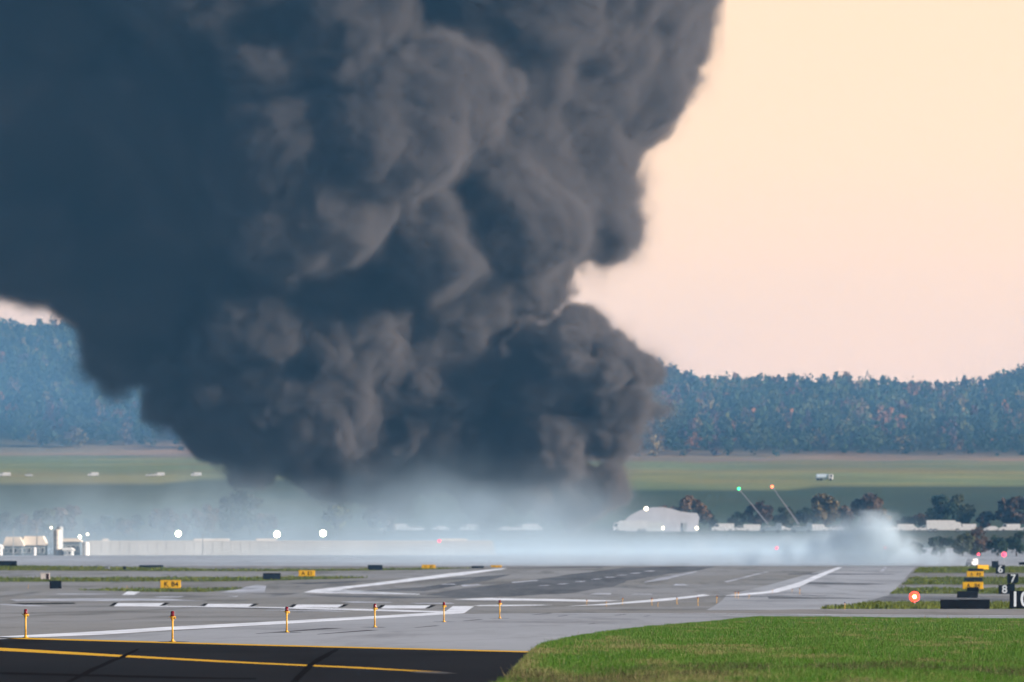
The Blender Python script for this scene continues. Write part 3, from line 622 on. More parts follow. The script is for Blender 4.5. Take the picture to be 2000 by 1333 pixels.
def hall(name, px0, px1, r0, r1, y, label, wall, roof, nwin, cat='building', group=None, slope=.35, dep=12):
    s = y / F; z = float(gz0(y)); W = (px1 - px0) * s; h = CZ + (HY - r0) * s - z
    t = empty(name, (at((px0 + px1) / 2, y), y, z), 0, label, cat, group); hb = h * (1 - slope)
    b = NB(); box(b, (0, dep / 2, hb / 2), (W, dep, hb)); bm_obj('wall', b, wall, t)
    b = NB(); prism(b, [(-W / 2 - .3, hb), (W / 2 + .3, hb), (W / 2 + .3, hb + .15), (W * .38, h), (-W * .42, h), (-W / 2 - .3, hb + .15)], -.3, dep + .3); bm_obj('roof', b, roof, t)
    for i in range(nwin):
        wx = (-.5 + (i + .5) / nwin) * W; ww = W / nwin * .55; wh_ = hb * .45
        fr = NB(); box(fr, (wx, -.06, hb * .5), (ww + .16, .1, wh_ + .16)); fr = bm_obj('window' if i % 3 else 'door', fr, PALEW, t)
        b = NB(); box(b, (wx, -.12, hb * .5), (ww, .03, wh_)); bm_obj('pane', b, GLASS if i % 3 else DKBL, fr)
    return t
hall('low_hall', 8, 44, 1049, 1085, 2396, 'low hall with bright peach-white roof at far left', DKBL, CREAM, 4, group='yard buildings at far left', slope=.5)
hall('low_hall', 44, 88, 1047.5, 1085, 2400, 'wider low hall with cream roof left of the silos', DKBL, CREAM, 5, group='yard buildings at far left', slope=.48)
hall('low_hall', 121, 156, 1052, 1085, 2402, 'narrow hall with cream roof edge between silo and floodlight', DKBL, CREAM, 4, group='yard buildings at far left', slope=.2)
hall('small_shed', 124, 140, 1070, 1085, 2388, 'small pale shed in front of the narrow hall', PALE, PALEW, 2, 'shed', 'yard buildings at far left')
hall('small_shed', -14, 2, 1064, 1086, 2388, 'white shed cut by the left frame edge', PALEW, PALEW, 2, 'shed', 'yard buildings at far left')
for px, r in ((26, 1030), (72, 1020), (396, 1044)):
    x = at(px, 2394); z = float(gz0(2394)); h = CZ + (HY - r) * 2394 / F - z
    t = empty('mast', (x, 2394, z), 0, {26: 'thin pale mast rising behind the first low hall', 72: 'taller thin mast left of the silos', 396: 'short thin mast right of the left big floodlight'}[px], 'mast', 'thin masts in the yard')
    b = NB(); cyl(b, (0, 0, 0), (0, 0, h), .12, .05, 8); bm_obj('pole', b, GALV, t); b = NB(); box(b, (0, 0, h - .2), (.8, .06, .06)); box(b, (.3, 0, h), (.06, .06, .5)); bm_obj('crossarm', b, GALV, t)

# ------------------------------------------------------------------ vehicles
def vehicle(name, prof, L, Wd, glass, m, wheels, h):
    """side view along x; prof is an (x,z) outline in metres; glass a list of (x,z) outlines"""
    t = empty(name, (0, 0, 0)); b = NB(); prism(b, prof, -Wd / 2, Wd / 2)
    bmesh.ops.bevel(b, geom=b.edges[:], offset=.05, segments=2, affect='EDGES'); bm_obj('body', b, m, t)
    for g_ in glass:
        b = NB(); prism(b, g_, -Wd / 2 - .012, -Wd / 2 + .02); bm_obj('side_window', b, GLASS, t)
    for wx, wr in wheels:
        for sy in (-1, 1):
            b = NB(); cyl(b, (wx, sy * (Wd / 2 - .22), wr), (wx, sy * (Wd / 2 + .02), wr), wr, n=20); w_ = bm_obj('wheel', b, RUBR, t)
            b = NB(); cyl(b, (wx, sy * (Wd / 2 + .0), wr), (wx, sy * (Wd / 2 + .03), wr), wr * .55, n=14); bm_obj('rim', b, GALV, w_)
    b = NB(); box(b, (prof[0][0] + .01, 0, .65), (.04, Wd * .8, .16)); bm_obj('bumper', b, GALV, t)
    return t
carp = [(-2.2, .35), (-2.25, .8), (-1.5, .95), (-.9, 1.42), (.8, 1.45), (1.6, 1.0), (2.2, .9), (2.25, .35)]
P_CAR = vehicle('parked_car', carp, 4.5, 1.8, [[(-1.3, .98), (-.85, 1.34), (-.1, 1.36), (-.1, .98)], [(0, .98), (0, 1.36), (.75, 1.36), (1.35, 1.0)]], WHT, [(-1.4, .33), (1.4, .33)], 1.45)
vanp = [(-2.9, .4), (-3.0, 1.2), (-2.3, 1.4), (-1.8, 2.2), (2.9, 2.25), (2.95, .4)]
P_VAN = vehicle('parked_van', vanp, 6, 2.0, [[(-2.2, 1.4), (-1.75, 2.05), (-1.1, 2.05), (-1.1, 1.35)]], WHT, [(-2.0, .38), (1.9, .38)], 2.2)
trk = [(-4.6, .5), (-4.7, 1.5), (-4.3, 2.6), (-3.1, 2.7), (-3.0, 3.1), (4.5, 3.15), (4.55, .6)]
P_TRK = vehicle('box_truck', trk, 9.2, 2.4, [[(-4.45, 1.6), (-4.2, 2.4), (-3.4, 2.4), (-3.4, 1.55)]], WHT, [(-3.6, .5), (2.2, .5), (3.4, .5)], 3.1)
def place_v(proto, px, y, label, group, cat, rz=0.0, sc=1.0, dz=0.0, m=None):
    first = proto.name not in used; used[proto.name] = 1
    o = proto if first else copy_tree(proto); x = at(px, y); o.location = (x, y, float(gz(x, y)) + dz); o.rotation_euler = (0, 0, rz); o.scale = (sc,) * 3
    tag(o, label, cat, group); return o
cars = [(758, 2985, 0), (782, 3000, 1), (812, 2990, 0), (862, 3000, 0), (918, 2990, 1), (987, 2985, 0), (1012, 3000, 0), (1040, 2990, 1), (1448, 2990, 0), (1472, 2975, 1), (1500, 2990, 0), (1524, 3000, 0), (1556, 2990, 0), (1596, 2980, 1),
        (1632, 3000, 0), (1700, 2990, 0), (1738, 2995, 0), (1772, 2985, 1), (1806, 2990, 0), (1843, 2970, 2), (1887, 2990, 1), (1938, 2985, 0), (1973, 2990, 1), (2010, 2990, 0)]
nl = 0; nr = 0
for i, (px, y, k) in enumerate(cars):
    side = 'behind the blue-white smoke left of the tent' if px < 1100 else 'in the far parking row right of the tent'
    if px < 1100: nl += 1; q = nl
    else: nr += 1; q = nr
    place_v([P_CAR, P_VAN, P_TRK][k], px, y, ORD[q - 1] + ' white ' + ['car', 'van', 'truck'][k] + ', counted from the left, ' + side, 'white vehicles parked in the distance', ['car', 'van', 'truck'][k], rz=(0, math.pi)[i % 2], sc=(1, .9, 1.0)[k])
# silver tanker on the meadow edge, small white vehicles on the left meadow edge
def tanker(px, y):
    x = at(px, y); t = empty('tank_truck', (x, y, float(gz(x, y))), 0, 'pale blue-white truck driving on the green meadow at right', 'truck')
    b = NB(); box(b, (2.1, 0, 1.25), (1.6, 2.2, 1.7), bev=.18); bm_obj('cab', b, WHT, t)
    b = NB(); box(b, (2.92, 0, 1.55), (.04, 1.8, .7)); box(b, (2.3, -1.11, 1.55), (.8, .03, .6)); bm_obj('windscreen', b, GLASS, t)
    b = NB(); cyl(b, (-2.6, 0, 1.35), (1.1, 0, 1.35), .85, n=24); ball(b, (-2.6, 0, 1.35), .84, (.3, 1, 1)); bm_obj('tank', b, SILV, t)
    b = NB(); box(b, (-.3, 0, .55), (5.4, .9, .2)); bm_obj('chassis', b, GALV, t)
    for wx in (-2.1, -1.1, 2.1):
        for sy in (-1, 1): b = NB(); cyl(b, (wx, sy * .8, .42), (wx, sy * 1.1, .42), .42, n=18); bm_obj('wheel', b, RUBR, t)
tanker(1610, 3800)
for i, (px, k, l) in enumerate(((10, 1, 'tiny white van at far left on the edge of the green bank'), (56, 0, 'tiny white car second from left on the green bank edge'), (182, 1, 'tiny white van in the gap of the green bank edge'),
                                (292, 0, 'tiny white car left of a brighter van on the bank edge'), (311, 1, 'brightest tiny van on the green bank edge at left'), (383, 1, 'tiny pale van near the plume on the green bank edge'))):
    place_v([P_CAR, P_VAN][k], px, 3715, l, 'vehicles on the bank edge at left', ['car', 'van'][k], sc=.6)
place_v(P_VAN, 1898, 1760, 'white van half in smoke behind the stack of yellow signs', 'vehicles beside the runway end', 'van', rz=1.2, sc=.5)

# fabric shelter
y = 2990.0; s = y / F; x0, x1 = at(1222, y), at(1366, y); W = x1 - x0; z = float(gz0(y)); h = CZ + (HY - 991) * s - z
t = empty('fabric_shelter', ((x0 + x1) / 2, y, z), 0, 'big white tent-like shelter glowing through smoke right of the plume foot', 'tent')
TENT = mat('white_tent_fabric', (0.50, 0.50, 0.54), 0.7, var=.10, scale=.2)
pr = [(-W / 2, 0), (-W / 2, h * .5), (-W * .42, h * .7), (-W * .30, h * .88), (-W * .15, h * .99), (0, h), (W * .12, h * .94), (W * .25, h * .82), (W * .36, h * .78), (W * .47, h * .76), (W / 2, h * .6), (W * .47, 0)]
b = NB(); prism(b, pr, 0, 14); bm_obj('canopy', b, TENT, t)
b = NB(); box(b, (W * .3, -.1, h * .18), (1.2, .08, h * .36)); bm_obj('side_door', b, GALV, t)
b = NB(); box(b, (-W * .1, -.12, h * .2), (4, .1, h * .4)); bm_obj('door', b, PALE, t)
place_v(P_TRK, 1232, 2960, 'box truck at the left end of the white tent', 'vehicles by the tent', 'truck')
place_v(P_VAN, 1412, 2975, 'small white van right of the tent', 'vehicles by the tent', 'van')

# booms with lamps
def boom(bx, tx, ty, m, label, y=2950.0):
    s = y / F; x = at(bx, y); z = float(gz0(y)); t = empty('boom_lift', (x, y, z), 0, label, 'boom lift', 'slender booms tipped with coloured lamps')
    e = Vector((at(tx, y) - x, 0, CZ + (HY - ty) * s - z)); a = Vector((0, 0, 2.2))
    b = NB(); box(b, (.8, 0, 1.1), (5.5, 2.2, 1.2), bev=.1); box(b, (2.7, 0, 1.9), (1.5, 2.1, 1.4), bev=.12); bm_obj('vehicle_body', b, DKBL, t)
    for wx in (-1.2, 2.6):
        for sy in (-1, 1): b = NB(); cyl(b, (wx, sy * .8, .45), (wx, sy * 1.1, .45), .45, n=16); bm_obj('wheel', b, RUBR, t)
    mid = a + (e - a) * .55
    b = NB(); cyl(b, a, mid, .15, .13, 8); cyl(b, mid, e, .10, .07, 8); bm_obj('boom', b, mat('pale_boom', (.26, .24, .26), .5), t)
    b = NB(); ball(b, e, .34); bm_obj('lamp', b, m, t, True)
    b = NB(); box(b, e + Vector((.25, 0, -.45)), (.5, .5, .5), bev=.03); bm_obj('cage', b, GALV, t)
boom(1560, 1508, 951, ORGR, 'thin boom leaning up-left to an orange-red lamp'); boom(1500, 1443, 955, GREEN, 'thinner boom leaning up-left to a green lamp')

# ------------------------------------------------------------------ trees
LEAF = mat('foliage', (1, 1, 1), 0.8, attr='tint', var=0.15, scale=1.5, spec=0.1, trans=0.25)
BARK = mat('bark', (0.07, 0.055, 0.045), 0.9, var=.3, scale=2)
def crown_quads(seed, w_, h, n, leaf, shape='round', clumps=14, hollow=.5):
    """leaf clumps gathered round sub-blobs in an irregular crown; base of crown at z=0"""
    r = np.random.default_rng(seed); c = []
    for i in range(clumps):
        u = r.normal(size=3); u /= np.linalg.norm(u); q = r.uniform(hollow, 1) ** .6
        p = u * q * np.array([w_ / 2, w_ / 2, h / 2]) * .8; t_ = (p[2] / h + .5)
        if shape == 'cone': p[:2] *= max(.12, 1.15 - t_)
        if shape == 'vase': p[:2] *= .5 + .7 * t_
        c.append(np.append(p, r.uniform(.22, .36) * (1 if shape != 'cone' else .6 + .4 * (1 - t_))))
    c = np.array(c); k = r.integers(0, clumps, n); d = r.normal(size=(n, 3)); d /= np.linalg.norm(d, axis=1)[:, None]
    R0 = (c[k, 3] * min(w_, h) * .62)[:, None] * r.uniform(.55, 1.08, (n, 1)); P = c[k, :3] + d * R0 * np.array([1, 1, .85]); P[:, 2] += h / 2
    a = r.normal(size=(n, 3)); a /= np.linalg.norm(a, axis=1)[:, None]; b_ = np.cross(a, d + r.normal(0, .35, (n, 3))); b_ /= np.linalg.norm(b_, axis=1)[:, None] + 1e-9
    L = leaf * r.uniform(.5, 1.2, (n, 1)); V = np.stack([P - a * L - b_ * L * .6, P + a * L - b_ * L * .5, P + a * L * .8 + b_ * L * .7, P - a * L * .7 + b_ * L * .5], 1)
    shade = (r.normal(1, .22, (clumps,))[k] * r.uniform(.75, 1.3, n)); return V, np.clip(shade, .45, 1.7)
def tree(px, y, rt, wpx, colr, label, shape='round', seed=0, group=None, name='tree', n=1500, rb=None, tf=.1, clumps=14, sink=0.0):
    s = y / F; x = at(px, y); z = float(gz(x, y)) - sink; H = CZ + (HY - rt) * s - z; W = wpx * s
    t = empty(name, (x, y, z), 0, label, 'tree', group); r = random.Random(seed)
    b = NB(); tr = max(.12, H * .028); cyl(b, (0, 0, -.3), (0, 0, H * .45), tr, tr * .6, 9); cyl(b, (0, 0, H * .45), (W * .03, 0, H * .86), tr * .6, tr * .15, 7)
    for k in range(9):
        a = k * 2.4 + r.random(); h0 = H * r.uniform(.22, .6); ln = W * r.uniform(.25, .42); e = (math.cos(a) * ln, math.sin(a) * ln, h0 + ln * r.uniform(.6, 1.3)); e = (e[0], e[1], min(e[2], H * .92))
        cyl(b, (0, 0, h0), e, tr * .38, tr * .08, 6)
    bm_obj('trunk', b, BARK, t)
    V, sh = crown_quads(seed + 100, W, H * (1 - tf), n, max(.3, W * .055), shape, clumps); V = V.reshape(-1, 3); V[:, 2] += H * tf
    C = np.array(colr)[None] * sh[:, None]; quads_mesh('crown', V, C, LEAF, t); return t
RUST = (.115, .07, .042); BROWN = (.10, .06, .04); DKG = (.028, .045, .025); OLV = (.07, .075, .03); GOLD = (.15, .11, .05); BLG = (.03, .055, .045); MAR = (.10, .035, .035)
TL = [(452, 2880, 958, 66, DKG, 'round dark green tree standing tallest of the left mid-distance trees', 'round'), (488, 2890, 966, 44, OLV, 'olive tree leaning on the right side of the round dark tree', 'round'),
 (268, 2840, 996, 24, BLG, 'narrow dark conifer left of the reddish rounded tree', 'cone'), (320, 2850, 986, 44, BROWN, 'broad reddish-brown rounded tree between conifer and twin rust trees', 'round'),
 (362, 2850, 1002, 22, RUST, 'narrow rust tree right of the broad reddish-brown one', 'vase'), (410, 2850, 981, 34, RUST, 'upright rust-orange tree left of the round dark green tree', 'vase'), (385, 2870, 994, 30, BROWN, 'brown tree squeezed between two rust trees', 'round'),
 (245, 2860, 1015, 26, RUST, 'low rust shrub-like tree left of the conifer', 'round'), (190, 2880, 1008, 60, BLG, 'wide low blue-green tree behind the wall at left', 'round'), (130, 2900, 985, 50, BROWN, 'pale brown tree behind the silos', 'vase'),
 (95, 2890, 992, 46, OLV, 'olive tree behind the top of the silos', 'round'), (55, 2880, 1004, 46, BROWN, 'brown tree above the low halls', 'round'), (12, 2900, 996, 50, BLG, 'blue-green tree at the left frame edge', 'round'), (225, 2890, 1012, 40, DKG, 'small dark tree left of the low rust one', 'round'),
 (520, 2880, 1000, 40, BROWN, 'brown tree fading into smoke right of the olive tree', 'round'), (660, 2880, 985, 56, OLV, 'olive tree faint in the smoke above the right big floodlight', 'vase'), (750, 2890, 982, 60, BROWN, 'brown tree faint in the smoke near the wall centre', 'round'),
 (-40, 2890, 990, 60, DKG, 'dark tree just outside the left edge', 'round'),
 (1345, 2980 + 60, 968, 62, RUST, 'reddish broad tree rising behind the white tent', 'round'), (1300, 3060, 985, 44, BROWN, 'brown tree behind the left part of the tent', 'round'), (1480, 3060, 980, 56, BROWN, 'brown tree between the two leaning booms', 'vase'), (1440, 3050, 1000, 34, DKG, 'small dark tree below the green lamp', 'round'),
 (1530, 3050, 990, 40, OLV, 'olive tree right of the orange-red lamp boom', 'round'), (1612, 3050, 960, 46, GOLD, 'tall golden-brown vase-shaped tree left of the orange tree', 'vase'), (1645, 3060, 985, 38, BROWN, 'brown tree between golden and orange trees', 'round'),
 (1692, 3050, 958, 50, RUST, 'tallest orange-rust tree right of centre', 'vase'), (1722, 3060, 992, 34, GOLD, 'golden low tree right of the tallest orange one', 'round'), (1575, 3060, 992, 38, DKG, 'dark tree at the foot of the boom', 'round'),
 (1838, 3050, 965, 46, DKG, 'left half of the big dark tree pair above the bright truck', 'round'), (1872, 3055, 962, 58, OLV, 'right, wider tree of the big dark pair above the truck', 'round'), (1800, 3060, 1000, 30, BROWN, 'small brown tree left of the dark pair', 'vase'),
 (1925, 3050, 1000, 36, BROWN, 'small brown tree between dark pair and right edge', 'vase'), (1982, 3050, 968, 60, RUST, 'rusty wide tree at the right frame edge', 'round'), (2050, 3050, 975, 60, DKG, 'dark tree just outside the right edge', 'round'),
 (1770, 3060, 1010, 34, DKG, 'small dark tree right of the golden low tree', 'round'), (1385, 3060, 1000, 36, DKG, 'dark tree at the right side of the white tent', 'round')]
for i, (px, y, rt, wp, c, l, shp) in enumerate(TL): tree(px, y, rt, wp * 1.35, c, l, shp, 300 + i, 'mid-distance autumn trees', 'autumn_tree' if c not in (DKG, BLG) else 'evergreen_tree')
BU = [(1838, 1042, 60, DKG, 'dark bush under the bright white truck'), (1880, 1040, 50, OLV, 'olive bush right of the one under the truck'), (1915, 1030, 50, BROWN, 'tall brown bush above the stack of yellow signs'), (1950, 1040, 44, DKG, 'dark bush between brown bush and right-edge bush'),
      (1985, 1032, 50, DKG, 'tall dark bush at the right frame edge'), (2035, 1036, 50, BROWN, 'brown bush beyond the right edge'), (1790, 1058, 50, BLG, 'low blue-green bush behind the white smoke'), (1740, 1060, 40, BLG, 'low bush deep in the white smoke'),
      (1900, 1058, 40, OLV, 'small olive bush in front of the tall brown one')]
for i, (px, rt, wp, c, l) in enumerate(BU): tree(px, 2330 + 12 * (i % 3), rt, wp, c, l, 'round', 500 + i, 'bushes beyond the runway end', 'bush', n=700, tf=.05)

# wooded hill: thousands of crowns that read as one mass
def forest():
    r = np.random.default_rng(77); var = [crown_quads(900 + k, 1.0, 1.15, 110, .085, ('round', 'vase', 'round', 'cone')[k % 4], 9) for k in range(12)]
    Vs, Cs = [], []
    pal = np.array([DKG, (.035, .055, .028), (.045, .06, .025), (.06, .07, .03), (.03, .045, .03), (.028, .04, .022), OLV, RUST, (.17, .07, .03), GOLD, (.13, .09, .035), MAR, (.07, .04, .04)]) * 1.2
    pr = np.array([15, 14, 12, 9, 13, 12, 7, 5, 3, 3, 4, 3, 4.]); pr /= pr.sum()
    yr = 4665.0; k = 0
    while yr < 5760:
        f = (yr - 4665) / 1000; hw_ = 0.047 * yr + 55
        xs_ = np.arange(-hw_, hw_, 7.6) + r.uniform(-3, 3, len(np.arange(-hw_, hw_, 7.6)))
        ys_ = yr + r.uniform(-11, 11, len(xs_)); zs_ = gz(xs_, ys_)
        for x, y_, z in zip(xs_, ys_, zs_):
            V, sh = var[r.integers(12)]; w_ = r.uniform(7.5, 12.5); h = r.uniform(9, 15)
            if yr < 4700: w_ *= .8; h *= .65
            a = r.uniform(0, 6.28); ca_, sa = math.cos(a), math.sin(a); W_ = V.reshape(-1, 3) * np.array([w_, w_, h])
            W_ = np.stack([W_[:, 0] * ca_ - W_[:, 1] * sa, W_[:, 0] * sa + W_[:, 1] * ca_, W_[:, 2]], 1) + np.array([x, y_, z + (1.0 if yr > 5500 else -1.0)])
            c = pal[r.choice(len(pal), p=pr)] * r.uniform(.85, 1.2); Vs.append(W_); Cs.append(c[None] * (sh ** .6)[:, None])
        yr += 24 if f < .75 else 20; k += 1
    V = np.concatenate(Vs); C = np.concatenate(Cs); print('forest', len(C))
    o = quads_mesh('forest', V, C, LEAF); tag(o, 'autumn woods covering the far hillside in one mass', 'woods', kind='stuff')
forest()
RD = [(1838, 758), (1862, 742), (1885, 728), (1900, 735), (1925, 742), (1948, 736), (1972, 728), (1992, 732), (1480, 731), (1508, 734), (1615, 730), (1330, 723), (1760, 744), (30, 622), (72, 626)]
for i, (px, rt) in enumerate(RD):
    tree(px, 5590, rt, 22 + (i * 7) % 14, (DKG, OLV, (.035, .04, .025))[i % 3], ['leftmost', 'second', 'third and tallest', 'fourth', 'fifth', 'sixth', 'seventh', 'last'][i] + ' of the slender trees standing clear on the right ridge top' if i < 8 else
         {8: 'left of two bumps on the ridge left of its middle', 9: 'right of two bumps on the ridge left of its middle', 10: 'tree poking up where the right ridge is rounded', 11: 'ridge tree nearest to the smoke knob', 12: 'lone ridge tree left of the slender row', 13: 'left ridge tree in the gap of sky at far left', 14: 'right ridge tree in the gap of sky at far left'}[i] ,
         'vase', 700 + i, 'ridge-top trees', 'ridge_tree', n=420, tf=.3, clumps=8)
# ------------------------------------------------------------------ smoke and haze
class FN:
    """small helper to write a field as geometry nodes"""
    def __init__(s, t): s.t = t
    def lk(s, v, sock):
        if isinstance(v, (int, float)): sock.default_value = v
        elif isinstance(v, tuple): sock.default_value = v
        else: s.t.links.new(v, sock)
    def m(s, op, a, b=None, c=None):
        n = s.t.nodes.new('ShaderNodeMath'); n.operation = op
        for v, i in ((a, 0), (b, 1), (c, 2)):
            if v is not None: s.lk(v, n.inputs[i])
        return n.outputs[0]
    def v(s, op, a, b=None, sc=None):
        n = s.t.nodes.new('ShaderNodeVectorMath'); n.operation = op; s.lk(a, n.inputs[0])
        if b is not None: s.lk(b, n.inputs[1])
        if sc is not None: n.inputs['Scale'].default_value = sc
        return n.outputs['Value'] if op in ('LENGTH', 'DISTANCE', 'DOT_PRODUCT') else n.outputs['Vector']
    def noise(s, p, scale, det=3, rough=.5, color=False):
        n = s.t.nodes.new('ShaderNodeTexNoise'); s.lk(p, n.inputs['Vector']); n.inputs['Scale'].default_value = scale
        n.inputs['Detail'].default_value = det; n.inputs['Roughness'].default_value = rough
        return n.outputs['Color' if color else 0]
    def voro(s, p, scale, smooth=0.5, det=0):
        n = s.t.nodes.new('ShaderNodeTexVoronoi'); n.feature = 'F1'; s.lk(p, n.inputs['Vector']); n.inputs['Scale'].default_value = scale
        return n.outputs['Distance']
    def ss(s, x, a, b, c=0.0, d=1.0):
        n = s.t.nodes.new('ShaderNodeMapRange'); n.interpolation_type = 'SMOOTHSTEP'; s.lk(x, n.inputs[0])
        for i, q in enumerate((a, b, c, d)): s.lk(q, n.inputs[i + 1])
        return n.outputs[0]
def volume_grid(name, lo, hi, vox, fieldfn, m):
    t = bpy.data.node_groups.new(name + '_field', 'GeometryNodeTree')
    t.interface.new_socket('Geometry', in_out='INPUT', socket_type='NodeSocketGeometry')
    t.interface.new_socket('Geometry', in_out='OUTPUT', socket_type='NodeSocketGeometry')
    o_ = t.nodes.new('NodeGroupOutput'); f = FN(t); pos = t.nodes.new('GeometryNodeInputPosition').outputs[0]
    vc = t.nodes.new('GeometryNodeVolumeCube'); f.lk(fieldfn(f, pos), vc.inputs['Density'])
    vc.inputs['Min'].default_value = lo; vc.inputs['Max'].default_value = hi
    for a, i in zip('XYZ', range(3)): vc.inputs['Resolution ' + a].default_value = max(8, int((hi[i] - lo[i]) / vox))
    sm = t.nodes.new('GeometryNodeSetMaterial'); sm.inputs['Material'].default_value = m
    t.links.new(vc.outputs[0], sm.inputs[0]); t.links.new(sm.outputs[0], o_.inputs[0])
    vd = bpy.data.volumes.new(name); o = bpy.data.objects.new(name, vd); COL.objects.link(o); vd.materials.append(m)
    md = o.modifiers.new('field', 'NODES'); md.node_group = t
    return o
def vmat(name, color, dens, aniso=0.0, absorb=(0, 0, 0)):
    m = bpy.data.materials.new(name); m.use_nodes = True; t = m.node_tree; t.nodes.clear()
    p = nn(t, 'ShaderNodeVolumePrincipled'); p.inputs['Color'].default_value = (*color, 1); p.inputs['Density'].default_value = dens
    p.inputs['Anisotropy'].default_value = aniso; p.inputs['Absorption Color'].default_value = (*absorb, 1)
    p.inputs['Density Attribute'].default_value = 'density'
    o = nn(t, 'ShaderNodeOutputMaterial'); t.links.new(p.outputs[0], o.inputs['Volume']); return m

# billows of the plume: photo column, row, depth behind the fire line (m), radius (photo px)
D0 = 2560
BL = [(-30, 240, 24, 330), (-330, 250, 24, 340), (140, 120, 24, 330), (330, 430, 16, 262), (270, 588, 6, 160), (215, 650, 6, 75), (1000, 770, -2, 85), (1150, 800, 0, 62), (1080, 790, -4, 80), (187, 560, 6, 118), (-200, 430, 0, 160),
      (60, 470, 0, 128), (440, 752, -2, 135), (560, 790, 0, 150), (700, 812, 4, 145), (860, 850, 6, 120), (960, 880, 2, 105), (640, 560, 4, 255), (430, 250, 4, 290),
      (700, 190, 0, 310), (980, 140, 8, 280), (1195, 60, 12, 165), (1120, -60, 8, 290), (1180, 180, 8, 125), (1265, 185, 8, 88), (1330, 160, 12, 42), (1110, 350, 4, 155),
      (1160, 430, 3, 105), (940, 420, 0, 200), (1010, 520, 0, 110), (890, 600, 0, 140), (985, 600, -2, 62), (820, 720, -3, 125), (930, 745, -6, 95),
      (620, 350, -34, 180), (770, 250, -42, 150), (880, 180, -34, 130), (600, 180, -30, 120), (1020, 430, -22, 105), (860, 480, -24, 110), (640, 760, -14, 110),
      (880, 330, -14, 120), (700, 60, -26, 150), (560, 640, -14, 120), (720, 700, -12, 90),
      (1130, 720, -12, 103), (1226, 700, -10, 74), (1205, 790, -10, 74), (1185, 860, -8, 72), (1100, 868, -12, 84), (1180, 935, -6, 55), (1040, 930, -8, 78),
      (1090, 960, -6, 62), (930, 940, 2, 80), (780, 930, 2, 70), (620, 900, 2, 75), (1060, 780, -14, 70), (500, 880, 0, 55), (1140, 640, -9, 40), (1050, 700, -8, 60),
      (1350, 0, 14, 55), (1000, -250, 0, 420), (500, -300, 0, 450), (0, -300, 30, 450)]
def plume_field(f, p):
    w1 = f.v('SCALE', f.v('SUBTRACT', f.noise(p, 0.030, 2, .5, True), (0.5, 0.5, 0.5)), sc=13.0)
    w2 = f.v('SCALE', f.v('SUBTRACT', f.noise(p, 0.11, 3, .55, True), (0.5, 0.5, 0.5)), sc=5.0)
    q = f.v('ADD', f.v('ADD', p, w1), w2)
    d = None
    for (px, py, dd, r) in BL:
        y = D0 + dd; s = y / F
        c = ((px - 1000) * s, float(y), CZ + (HY - py) * s)
        k = f.m('SUBTRACT', f.v('DISTANCE', q, c), r * s)
        d = k if d is None else f.m('SMOOTH_MIN', d, k, 2.5)
    b = f.voro(q, 0.046); b2 = f.voro(f.v('ADD', q, (31.0, 7.0, 5.0)), 0.115); b3 = f.voro(f.v('ADD', q, w2), 0.30)
    nz = f.noise(q, 0.22, 5, .62)
    b = f.m('POWER', b, 1.3); b2 = f.m('POWER', b2, 1.2)
    sp = f.t.nodes.new('ShaderNodeSeparateXYZ'); f.lk(p, sp.inputs[0])
    up = f.ss(sp.outputs[2], 48.0, 85.0)          # higher up the billows have had time to spread and soften
    amp = f.m('SUBTRACT', 1.0, f.m('MULTIPLY', up, 0.30))
    d = f.m('MULTIPLY_ADD', b, 9.0, d); d = f.m('MULTIPLY_ADD', f.m('MULTIPLY', b2, amp), 4.8, d); d = f.m('MULTIPLY_ADD', f.m('MULTIPLY', b3, amp), 2.6, d)
    d = f.m('ADD', d, -7.6); d = f.m('MULTIPLY_ADD', f.m('SUBTRACT', nz, .5), 4.4, d)
    # softer and thinner towards the left underside and the base
    soft = f.m('ADD', f.m('MULTIPLY', up, 1.1), f.m('ADD', f.m('MULTIPLY', f.ss(sp.outputs[0], -62.0, -95.0), f.ss(sp.outputs[2], 85.0, 70.0, 0.0, 2.2)), 1.0))
    dd = f.m('DIVIDE', d, soft)
    return f.m('ADD', f.ss(dd, 0.5, -1.6, 0, 0.94), f.m('ADD', f.m('MULTIPLY', f.ss(d, 6.5, -1.0, 0, 0.10), f.ss(nz, 0.47, 0.66)), f.ss(d, 3.5, -1.0, 0, 0.03)))
VOX = 0.53
vm = vmat('smoke_black', (0.21, 0.192, 0.19), 0.7, 0.0)
o = volume_grid('smoke_plume', (-185, D0 - 78, -2), (48, D0 + 62, 165), VOX, plume_field, vm)
tag(o, 'huge billowing dark grey smoke plume rising behind the runway', 'smoke', kind='stuff')

